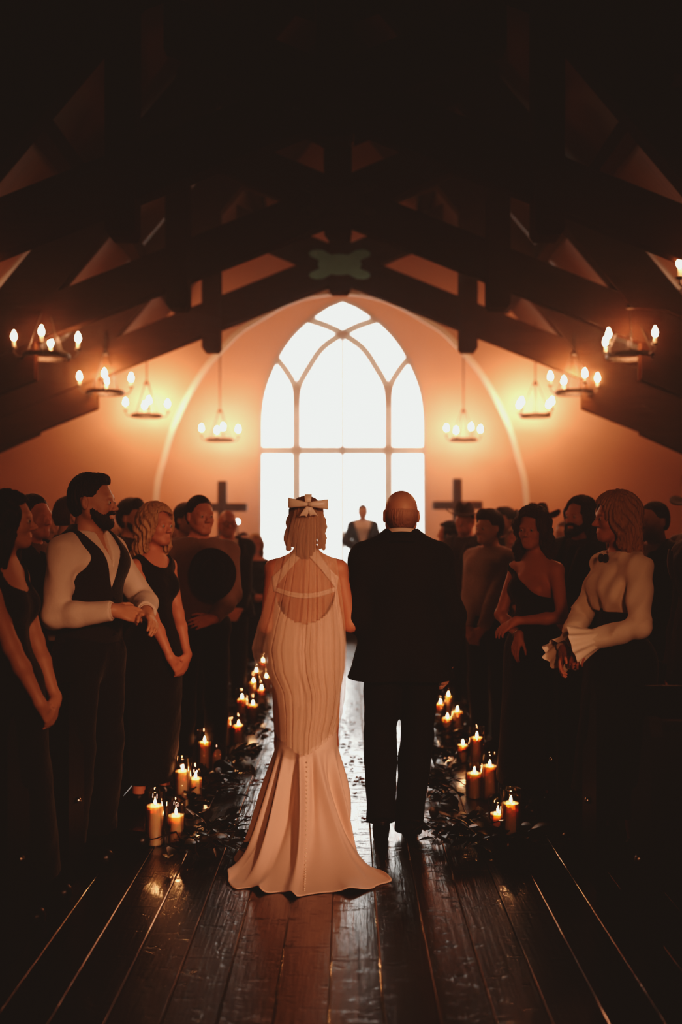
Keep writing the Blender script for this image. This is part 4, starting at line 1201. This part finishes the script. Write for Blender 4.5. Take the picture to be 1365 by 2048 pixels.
for i in range(NZ2+1):
    t = i/NZ2; row = []
    for j in range(NT):
        a = 360*j/NT; p0 = upper(zk, a); hm = hem(a)
        ad = (a+180) % 360-180                     # -180..180, 0 = back
        back = max(0., math.cos(R(a)))
        sp = t**(1.75+.55*back) * (1-.18*math.sin(PI*t)*(1-back))
        z = zk*(1-t)**(1.0+.9*back**.8*t)
        q = p0[:2]*(1-sp)+hm*sp
        c = np.array(((p0[0]*.3), -.0)); d = q-c; L_ = np.linalg.norm(d)+1e-6; d = d/L_
        amp = .030*t**1.0*(1-.30*t)
        fo = fold(a, t)
        # sharp ridges running down the back like in heavy crepe
        ridge = 0
        for ac, w, h_ in ((9, 4.5, .060), (24, 5, -.03), (38, 6, .045), (-8, 3.5, -.035), (-22, 7, .05), (-42, 7, -.03), (62, 7, .05), (-62, 6, .05), (-85, 8, .05), (88, 8, .04), (-38, 3, .02)):
            acx = ac + 5*math.sin(3.1*t+ac); ridge += h_*bump1(ad, acx, w*(1.25-.45*t))
        am = amp*fo*.7 + 1.45*ridge*math.sin(min(1, t*1.15)*PI*.5)*(1.05-.55*t**2)
        q = q + d*am*(1-t**4)
        z = z + back*max(0, ridge)*.55*math.sin(PI*min(1, t*1.02))**.6*(t > .0)
        wv = .5+.5*math.sin(R(a)*13+1.3*math.sin(R(a)*3)); edge = max(0, (t-.80)/.2)
        z = max(z, 0)+.006+.028*edge**2*wv**3*(1-.2*back)+ .010*math.sin(R(a)*9+5*t)*t*(1-t)*back
        q = q + d*edge**2*.016*math.sin(R(a)*17+.7)
        row.append(np.array((q[0], q[1], z)))
    rows.append(row)
# cut-out at the back: an oval opening between the shoulder panels and the waist
gown = grid_mesh('gown', rows, M['ivory'], broot, closed=True)
bm = bmesh.new(); bm.from_mesh(gown.data)
oc = (bxp(612), bz(1178)); ow = (.152, bz(1178)-bz(1243))
kill = [f for f in bm.faces if f.calc_center_median().y < 0.02 and f.calc_center_median().z > bz(1243)-.01 and
        (((f.calc_center_median().x-oc[0])/ow[0])**2+(min(0, f.calc_center_median().z-oc[1])/ow[1])**2 < 1)]
bmesh.ops.delete(bm, geom=kill, context='FACES'); bm.to_mesh(gown.data); bm.free(); gown.data.shade_smooth()
md = gown.modifiers.new('thick', 'SOLIDIFY'); md.thickness = .004
# surface of the back just off the skin, for straps: march from behind with the body mesh
from mathutils.bvhtree import BVHTree
bvh = BVHTree.FromPolygons([v.co.copy() for v in bride['body'].data.vertices], [tuple(p.vertices) for p in bride['body'].data.polygons])
def onback(x, z, off=.006):
    hit = bvh.ray_cast(Vector((x, -.6, z)), Vector((0, 1, 0)))
    return np.array((x, (hit[0].y if hit[0] is not None else -.02)-off, z))
def strap(name, A, B, m='ivory', n=26):
    rows = []
    for i in range(n):
        t = i/(n-1)
        r = []
        p, q = A(t), B(t)
        for k in range(9):
            u = k/8; r.append(onback(lerp(p[0], q[0], u), lerp(p[1], q[1], u)))
        rows.append(r)
    o = grid_mesh(name, rows, M[m], broot); md = o.modifiers.new('thick', 'SOLIDIFY'); md.thickness = .003; return o
P = lambda px, py: (bxp(px), bz(py))
for s_, nm in ((-1, 'l'), (1, 'r')):
    xc = 612
    f1 = lambda t, s_=s_: (bxp(xc+s_*lerp(66, 14, t**.8)), bz(lerp(1152, 1088, t)))
    f2 = lambda t, s_=s_: (bxp(xc+s_*lerp(62, 8, t**.9)), bz(lerp(1182, 1112, t**.75)))
    strap('shoulder_panel', f1, f2)
strap('back_strap', lambda t: (bxp(lerp(550, 674, t)), bz(1172+12*math.sin(PI*t))), lambda t: (bxp(lerp(550, 674, t)), bz(1181+13*math.sin(PI*t))))
# buttons down the centre back of the skirt
zs = [r[0][2] for r in rows]
bmb = bmesh.new(); add_ball(bmb, (0, 0, 0), .0042, 10, 6); bme = bpy.data.meshes.new('button'); bmb.to_mesh(bme); bmb.free(); bme.materials.append(mat('pearl button', (.9, .75, .62), .25, scale=5)); bme.shade_smooth()
Rr = [rows[i] for i in range(NZ1+8, NZ1+NZ2-2)]
acc = 0; last = None; cnt = 0
for r in Rr:
    j = int(NT*(357.5/360)); p = r[j]
    if last is not None: acc += np.linalg.norm(p-last)
    last = p
    if acc > .0185 and cnt < 60:
        acc = 0; cnt += 1; b = bpy.data.objects.new('button', bme); COL.objects.link(b); b.parent = gown; b.location = (p[0], p[1]-.004, p[2]+.003)
# --- hair of the bride
hf, hs = bride['hf'], bride['hs']
A_ = lambda x, y, z: np.array((x, y, z))*hs
PH = [ell(A_(0, -.02, .042), A_(.088, .108, .088), .03, hf), ell(A_(.0, -.095, -.02), A_(.066, .05, .08), .04, hf), cap(A_(0, -.085, -.05), A_(0, -.075, -.15), .062*hs, .05*hs, .04, hf)]
rnd = random.Random(3)
for m in (-1, 1):
    for q in range(5):
        x0 = m*(.064+.012*rnd.random()); y0 = .02-.022*q; pts = []
        for i in range(9):
            t = i/8; pts.append(A_(x0+m*(.010*math.sin(6*t+q)+.010*t), y0+.012*math.cos(7*t+q), .01-t*(.125+.03*rnd.random())))
        for i in range(8): PH.append(cap(pts[i], pts[i+1], .017*hs*(1-.05*i), .017*hs*(1-.05*(i+1)), .012, hf))
g_ = strands(hf, hs, .003, 34.)
def post(x, y, z, d):
    d, X, Y, Z = g_(x, y, z, d)
    return np.maximum(d, np.minimum(Y-.03*hs, np.minimum(.075*hs-Z, .06*hs-np.abs(X))))
sdf_obj('hair', PH, .0045, M['h_bride'], broot, post=post)
# --- veil
def tulle():
    m = bpy.data.materials.new('ivory tulle'); m.use_nodes = True; nt = m.node_tree; N = nt.nodes; L = nt.links; N.remove(N['Principled BSDF'])
    d = N.new('ShaderNodeBsdfDiffuse'); d.inputs['Color'].default_value = (.86, .66, .52, 1)
    tl = N.new('ShaderNodeBsdfTranslucent'); tl.inputs['Color'].default_value = (.86, .70, .58, 1)
    mx = N.new('ShaderNodeMixShader'); mx.inputs[0].default_value = .3; L.new(d.outputs[0], mx.inputs[1]); L.new(tl.outputs[0], mx.inputs[2])
    t = N.new('ShaderNodeBsdfTransparent'); lw = N.new('ShaderNodeLayerWeight'); lw.inputs['Blend'].default_value = .5
    a = N.new('ShaderNodeMath'); a.operation = 'POWER'; a.inputs[1].default_value = 2.0; L.new(lw.outputs['Facing'], a.inputs[0])
    tc = N.new('ShaderNodeTexCoord'); mp = N.new('ShaderNodeMapping'); mp.inputs['Scale'].default_value = (95, 8, 1.0); L.new(tc.outputs['Object'], mp.inputs[0])
    nz = N.new('ShaderNodeTexNoise'); nz.inputs['Scale'].default_value = 1.; nz.inputs['Detail'].default_value = 2.; L.new(mp.outputs[0], nz.inputs['Vector'])
    n2 = N.new('ShaderNodeMath'); n2.operation = 'MULTIPLY_ADD'; n2.inputs[1].default_value = .22; n2.inputs[2].default_value = .26; L.new(nz.outputs['Fac'], n2.inputs[0])
    ad = N.new('ShaderNodeMath'); ad.operation = 'MULTIPLY_ADD'; ad.use_clamp = True; ad.inputs[1].default_value = .36; L.new(a.outputs[0], ad.inputs[0]); L.new(n2.outputs[0], ad.inputs[2])
    f = N.new('ShaderNodeMixShader'); L.new(ad.outputs[0], f.inputs[0]); L.new(t.outputs[0], f.inputs[1]); L.new(mx.outputs[0], f.inputs[2])
    L.new(f.outputs[0], N['Material Output'].inputs['Surface']); return m
M['tulle'] = tulle()
VT = [(1006, 586, 648, -.140), (1024, 575, 657, -.165), (1060, 564, 664, -.182), (1100, 555, 669, -.185), (1140, 545, 675, -.185), (1180, 533, 681, -.187), (1220, 522, 686, -.192), (1260, 509, 690, -.20), (1300, 499, 692, -.215),
      (1340, 507, 691, -.22), (1390, 534, 690, -.225), (1430, 541, 684, -.23), (1470, 545, 672, -.235), (1500, 548, 668, -.25)]
V_ = [(bz(p, 4.86), (l-PX0)*4.86/F-bx, (r-PX0)*4.86/F-bx, y) for p, l, r, y in VT]
for layer in (0,):
    rows = []; NU = 260; NV = 120
    for i in range(NV+1):
        t = i/NV; z = lerp(V_[0][0], V_[-1][0], t)
        if layer: z = lerp(V_[0][0]-.005, lerp(V_[0][0], V_[-1][0], .74), t)
        l, r, y = tab(V_, z); row = []
        ins = .10 if layer else 0.
        l, r = lerp(l, r, ins), lerp(r, l, ins)
        for j in range(NU+1):
            u = j/NU; uu = 2*u-1; z = lerp(V_[0][0], V_[-1][0]+.07*abs(uu)**2.2+.012*math.sin(9*u), t)
            l, r, y = tab(V_, z)
            ph = u*58+4.2*math.sin(u*7+1)+2.6*math.sin(u*17+2)+.8*math.sin(z*2.4+u*6)
            rn = .30+.70*(.5+.5*math.sin(u*23+1.3*math.sin(u*41)+.7*math.sin(z*3)))
            am = .0065*(.35+.9*min(1, t*2.2))
            yy = y+am*rn*math.sin(ph)+am*.35*rn*math.sin(ph*2.3+1)
            yy += .10*abs(uu)**2.6*(1 if uu < 0 else .8)*(.35+t)        # wraps round the shoulders
            if t < .12: yy += .08*abs(uu)**2*(1-t/.12)
            x = lerp(l, r, u)+.004*math.cos(ph)
            row.append(np.array((x, yy, z)))
        rows.append(row)
    o = grid_mesh('veil' if not layer else 'veil_underlayer', rows, M['tulle'], broot)
# --- satin bow
bm_c = hf.w(A_(.005, -.118, .052))
bm_c = np.array((bxp(617, 4.9), -.172, bz(1008, 4.9)))
M['satin'] = mat('ivory satin', (.86, .72, .60), .35, col2=(.82, .66, .54), scale=30., sheen=.4, trans=.25)
bow = empty('bow', (0, 0, 0)); bow.parent = broot
def ribbon(name, pts, w, tw=(0, 0, 1)):
    rows = []; n = len(pts)
    for i, p in enumerate(pts):
        p = np.array(p, float); ww = w(i/(n-1)) if callable(w) else w
        rows.append([p + np.array(tw)*ww*(k/6-.5) + np.array((0, -.006*math.sin(PI*k/6), 0)) for k in range(7)])
    o = grid_mesh(name, rows, M['satin'], bow); md = o.modifiers.new('thick', 'SOLIDIFY'); md.thickness = .002; return o
for m in (-1, 1):
    pts = []
    for i in range(21):
        t = i/20; a = PI*t; pts.append(bm_c+np.array((m*.098*math.sin(a)**.8, -.020*math.cos(a)+.01*math.sin(a), -.002+.004*math.sin(a)-.004*m*math.sin(a))))
    ribbon('bow_loop', pts, lambda t: .018+.034*math.sin(PI*t)**.8)
pts = [bm_c+np.array((0, .01-.02*math.sin(PI*t), .048-.055*t)) for t in [i/8 for i in range(9)]]
rows = [[p+np.array((x*(1-.35*(i/8)), -.004*(1-(x/.018)**2), 0)) for x in np.linspace(-.019, .019, 7)] for i, p in enumerate(pts)]
grid_mesh('bow_knot', rows, M['satin'], bow)
for m, ln in ((-1, 1.), (.85, .95), (-.35, .8)):
    rows = []
    for i in range(10):
        t = i/9; c = bm_c+np.array((m*.030*t+.004, -.012-.006*math.sin(3*t), -.004-.062*ln*t)); w = .008+.013*t; r = []
        for k in range(7):
            u = k/6*2-1; dz = (.022*(1-abs(u)) if i == 9 else .0)
            r.append(c+np.array((w*u, 0, dz if i == 9 else 0)))
        rows.append(r)
    o = grid_mesh('bow_tail', rows, M['satin'], bow); md = o.modifiers.new('thick', 'SOLIDIFY'); md.thickness = .0015
# ================================================================== candles along the aisle
def candle(px, pyt, zt, R_=.042, hg=.075, lab='', gz=None, lit=True, rg=None):
    Y = F*(CAMZ-zt)/(pyt-PY0); X = (px-PX0)*Y/F
    t = empty('pillar_candle', (X, Y, 0)); tag(t, lab, 'candle', 'candles in glass cylinders along the aisle')
    bm = bmesh.new(); add_lathe(bm, [(R_*.97, .006), (R_, .012), (R_, zt-.006), (R_*.96, zt), (R_*.85, zt-.002), (R_*.55, zt-.008), (.003, zt-.010)], n=28); from_bm('wax', bm, M['wax'], t, True)
    bm = bmesh.new(); add_tube(bm, [(0, 0, zt-.012), (.001, 0, zt), (.003, 0, zt+.008)], .0012, 6); from_bm('wick', bm, M['wick'], t)
    bm = bmesh.new(); add_lathe(bm, [(.001, .002), (.005, .006), (.0062, .012), (.0046, .020), (.002, .028), (.0005, .034)], (.002, 0, zt+.001), 12)
    from_bm('flame', bm, M['flame'], t, True)
    r = rg or R_+.010; H_ = zt+hg
    bm = bmesh.new(); add_lathe(bm, [(r, .0), (r, H_), (r-.0012, H_+.0015), (r-.0025, H_), (r-.0025, .004)], n=36, cap=False); from_bm('glass_cylinder', bm, M['glass'], t, True)
    return X, Y, r
CAN_E = .55
spots = []
Lc = [(310, 1610, .20, .042), (352, 1630, .15, .040), (365, 1541, .20, .042), (391, 1556, .15, .038), (409, 1483, .20, .042), (433, 1492, .16, .038), (450, 1436, .20, .042), (477, 1450, .15, .041),
      (484, 1397, .20, .042), (506, 1409, .15, .040), (507, 1364, .20, .042), (523, 1378, .15, .040), (513, 1343, .20, .042), (533, 1355, .15, .040), (526, 1323, .20, .042)]
ordn = ['nearest', 'second', 'third', 'fourth', 'fifth', 'sixth', 'seventh', 'eighth']
for i, (px, py, zt, r) in enumerate(Lc):
    spots.append((-1, *candle(px, py, zt, r, lab='%s lit candle in glass of the %s pair left of the aisle' % ('taller' if i % 2 == 0 else 'shorter', ordn[i//2]) if i < 14 else 'last small lit candle left of the aisle, beside the veil')))
Rc = [(1022, 1605, .20, .042, .07), (996, 1626, .13, .038, .065), (980, 1531, .20, .042, .07), (949, 1545, .15, .041, .05), (954, 1474, .20, .042, .07), (926, 1489, .07, .034, .03), (915, 1422, .20, .042, .06), (895, 1436, .15, .042, .06), (897, 1392, .20, .042, .06), (881, 1407, .15, .04, .06)]
for i, (px, py, zt, r, hg) in enumerate(Rc):
    lb = ['taller lit candle at the near end of the row right of the aisle', 'shorter candle behind dark leaves, nearest of the row right of the aisle'][i] if i < 2 else \
        ('short candle burnt low in its glass right of the aisle' if i == 5 else '%s lit candle in glass of the %s pair right of the aisle' % ('taller' if zt > .17 else 'shorter', ordn[i//2]))
    if i == 5: zt = .12
    spots.append((1, *candle(px, py, zt, r, hg, lab=lb)))
# ================================================================== leaf garlands
def leaf(bm, p, d, up, L_, W_, bend):
    p = Vector(p); d = Vector(d).normalized(); s = d.cross(Vector(up)).normalized(); n = s.cross(d)
    vs = []
    for t, w in ((0, .08), (.18, .62), (.42, 1.), (.68, .78), (.88, .36), (1., .02)):
        c = p+d*L_*t-n*bend*L_*t*t
        vs.append([bm.verts.new(c+s*W_*w*k+n*abs(k)*W_*.25*w) for k in (-.5, 0, .5)])
    for a, b in zip(vs, vs[1:]):
        for k in (0, 1): bm.faces.new((a[k], a[k+1], b[k+1], b[k]))
def garland(cx, cy, side, lab, n=70, w=.16, l=.40, seed=0, big=1.):
    rnd = random.Random(seed)
    t = empty('leafy_garland', (cx, cy, 0)); tag(t, lab, 'garland', 'dark leaf garlands along the aisle')
    lb = bmesh.new(); sb = bmesh.new()
    for k in range(9):
        x0 = rnd.uniform(-w, w)*.6; y0 = rnd.uniform(-l, l)*.5; a = rnd.uniform(0, 2*PI) if k > 3 else (PI if side > 0 else 0)+rnd.uniform(-.6, .6)
        pts = []; le = rnd.uniform(.16, .30)
        for i in range(6):
            q = i/5; pts.append(Vector((x0+le*q*math.cos(a)+.02*math.sin(5*q+k), y0+le*q*math.sin(a), .02+.07*math.sin(PI*min(1, q*.9))*rnd.uniform(.6, 1.2))))
        add_tube(sb, pts, .0025, 5)
        for i in range(n//9):
            q = (i+.5)/(n//9)*4.99; j = int(q); p = pts[j].lerp(pts[j+1], q-j)
            b = a+rnd.choice((-1, 1))*rnd.uniform(.3, 1.4)
            e = rnd.uniform(-.25, .75)
            leaf(lb, p, (math.cos(b), math.sin(b), e), (rnd.uniform(-.5, .5), rnd.uniform(-.5, .5), 1), rnd.uniform(.07, .12)*big, rnd.uniform(.034, .055)*big, rnd.uniform(.0, .35))
    for v in lb.verts: v.co.z = max(v.co.z, .004)
    o = from_bm('leaves', lb, M['leaf'], t, True); o['kind'] = 'stuff'
    o = from_bm('stems', sb, M['stem'], t, True); o['kind'] = 'stuff'
for i in range(8):
    Y = 5.05+.79*i
    garland(-.79-.008*i, Y+.05, -1, 'clump of dark leaves beside the %s candle pair left of the aisle' % ordn[i], seed=i, n=80 if i < 4 else 50, w=.13)
    garland(.68 if i < 4 else .70, Y+.12, 1, 'clump of dark leaves beside the %s candle pair right of the aisle' % ordn[i], seed=20+i, n=85 if i < 4 else 50, w=.15)
# trailing sprigs on the floorboards at the near ends
garland(.60, 5.02, 1, 'sprig of dark glossy leaves trailing onto the boards near the escort\'s heels', seed=51, n=36, w=.05, l=.08, big=1.15)
garland(-.80, 4.86, -1, 'sprig of leaves lying before the nearest candles left of the aisle', seed=52, n=40, w=.1, l=.1)
garland(.78, 4.93, 1, 'big dark leaves leaning over the nearest glass right of the aisle', seed=53, n=63, w=.08, l=.12, big=1.35)
# ================================================================== petals
rnd = random.Random(11); pms = []
for q in range(4):
    bm = bmesh.new(); n = 12; c = bm.verts.new((0, 0, .004)); ring = []
    for i in range(n):
        a = 2*PI*i/n; r = .019*(1+.35*math.cos(a-q)+.15*math.sin(3*a+q)); ring.append(bm.verts.new((r*math.cos(a), r*math.sin(a)*.75, .003+.010*abs(math.sin(a*1.5+q)))))
    for i in range(n): bm.faces.new((c, ring[i], ring[(i+1) % n]))
    me = bpy.data.meshes.new('fallen_petal'); bm.to_mesh(me); bm.free(); me.materials.append(M['petal']); me.shade_smooth(); pms.append(me)
def petal(px, py, sc=1.):
    p = onfloor(px, py); o = bpy.data.objects.new('fallen_petal', rnd.choice(pms)); COL.objects.link(o); o.location = (p.x, p.y, .001)
    o.rotation_euler = (0, 0, rnd.uniform(0, 6.28)); o.scale = (sc, sc, sc)
    tag(o, 'small curled russet petal lying on the aisle floorboards', 'petal', 'dried petals scattered along the aisle')
PP = [(727, 1640), (744, 1627), (848, 1656), (497, 1637), (520, 1618), (842, 1630), (711, 1566), (722, 1562), (700, 1560), (729, 1567), (716, 1558), (706, 1527), (704, 1540), (692, 1531), (702, 1486), (695, 1473),
      (698, 1495), (689, 1492), (687, 1443), (700, 1447), (709, 1447), (685, 1457), (690, 1466), (704, 1409), (715, 1407), (697, 1377), (712, 1379), (524, 1562), (512, 1566), (505, 1568), (533, 1533), (488, 1571), (476, 1573), (463, 1572),
      (450, 1575), (440, 1566), (462, 1592), (872, 1593), (858, 1590), (880, 1598), (899, 1625), (905, 1632), (712, 1590), (706, 1518), (721, 1521), (693, 1503), (705, 1462), (716, 1340), (700, 1345), (722, 1318), (735, 1640), (544, 1513), (548, 1480)]
for p in PP: petal(*p, sc=rnd.uniform(.8, 1.25))
for _ in range(26):
    py = 1300+280*rnd.random()**1.3; petal(695+rnd.uniform(-60, 60)*(py-1050)/400, py, rnd.uniform(.7, 1.1))
# ================================================================== pews
def pew_proto():
    t = empty('pew', (0, 0, 0)); L_ = 4.2
    bm = bmesh.new(); add_box(bm, .04, L_-.04, -.56, -.33, .40, .435, .008); from_bm('seat', bm, M['pew'], t)
    bm = bmesh.new(); add_box(bm, .04, L_-.04, -.60, -.565, .30, .86, .006); add_box(bm, .03, L_-.03, -.61, -.55, .86, .89, .01); from_bm('backrest', bm, M['pew'], t)
    for x in (0, L_-.045):
        bm = bmesh.new()
        pr = [(-.63, 0), (-.63, .84), (-.60, .90), (-.55, .90), (-.52, .82), (-.47, .64), (-.42, .60), (-.40, .60), (-.37, .56), (-.37, 0)]
        a = [bm.verts.new((x, p[0], p[1])) for p in pr]; b = [bm.verts.new((x+.045, p[0], p[1])) for p in pr]
        bm.faces.new(a); bm.faces.new(b[::-1])
        for i in range(len(pr)): bm.faces.new((a[i], a[(i+1) % len(pr)], b[(i+1) % len(pr)], b[i]))
        e = from_bm('end_panel', bm, M['pew'], t)
        bm = bmesh.new(); add_ball(bm, (x+.0225+(.03 if x else -.03), -.50, .36), .014, 12, 8); from_bm('knob', bm, M['steel'], e, True)
    return t
proto = pew_proto(); first = True
rown = ['first', 'second', 'third', 'fourth', 'fifth', 'sixth', 'seventh', 'eighth', 'ninth', 'tenth', 'eleventh']
for s_, sn in ((-1, 'left'), (1, 'right')):
    for i in range(11):
        Y = 4.12+.79*i
        if first: o = proto; first = False
        else:
            o = proto.copy(); COL.objects.link(o)
            for ch in proto.children:
                c = ch.copy(); COL.objects.link(c); c.parent = o
                for g in ch.children:
                    d = g.copy(); COL.objects.link(d); d.parent = c
        o.location = (X0+1.18 if s_ > 0 else X0-1.13-4.2, Y+.095, 0)
        tag(o, 'dark wooden pew on the %s, %s row counted from the viewer' % (sn, rown[i]), 'pew', 'pews either side of the aisle')
# ================================================================== lights and camera
w = bpy.data.worlds.new('world'); scene.world = w; w.use_nodes = True
w.node_tree.nodes['Background'].inputs[0].default_value = (.05, .03, .02, 1); w.node_tree.nodes['Background'].inputs[1].default_value = .15
def aim(o, tgt):
    o.rotation_euler = (Vector(tgt)-Vector(o.location)).to_track_quat('-Z', 'Y').to_euler()
k = light('warm_house_light', 'SPOT', (.9, -2.9, 2.9), 480., (1., .50, .30), .35, spot_size=R(44), spot_blend=.8)
aim(k, (.05, 5., 1.35))
k = light('bride_fill_spot', 'SPOT', (3.2, -1.0, 2.9), 1250., (1., .54, .38), .25, spot_size=R(26), spot_blend=1.)
aim(k, (-.25, 4.75, .72))
cam = bpy.data.cameras.new('camera'); co = bpy.data.objects.new('camera', cam); COL.objects.link(co)
co.location = (0, 0, CAMZ); co.rotation_euler = (PI/2, 0, 0)
cam.sensor_fit = 'VERTICAL'; cam.sensor_height = 36; cam.sensor_width = 24
cam.lens = F/2048*36
cam.shift_x = -(PX0-682.5)/2048; cam.shift_y = (PY0-1024)/2048
cam.dof.use_dof = True; cam.dof.focus_distance = 5.0; cam.dof.aperture_fstop = 1.05
cam.clip_start = .05; cam.clip_end = 100
scene.camera = co
vol = w.node_tree.nodes.new('ShaderNodeVolumeScatter'); vol.inputs['Density'].default_value = .0065; vol.inputs['Anisotropy'].default_value = .7
w.node_tree.links.new(vol.outputs[0], w.node_tree.nodes['World Output'].inputs['Volume'])
vs = scene.view_settings
vs.view_transform = 'Standard'; vs.look = 'None'; vs.exposure = 0.
vs.use_curve_mapping = True
cm = vs.curve_mapping
for ci, b in ((0, .0098), (1, .0068), (2, .0052)):
    c = cm.curves[ci]
    c.points[0].location = (0, b)
    c.points[-1].location = (1, (.855, .875, .855)[ci]); c.points.new(.7, .66)
    for x, y in ((.02, b+.0025), (.06, b+.024), (.14, .118), (.35, .36)): c.points.new(x, y)
cm.extend = 'HORIZONTAL'; cm.update()
scene.cycles.use_denoising = True
scene.cycles.max_bounces = 5; scene.cycles.diffuse_bounces = 2; scene.cycles.volume_bounces = 0
scene.cycles.use_adaptive_sampling = True; scene.cycles.adaptive_threshold = .07; scene.cycles.time_limit = 900; scene.cycles.adaptive_min_samples = 16; scene.cycles.transparent_max_bounces = 12
scene.cycles.caustics_reflective = False; scene.cycles.caustics_refractive = False
scene.cycles.sample_clamp_indirect = 4.
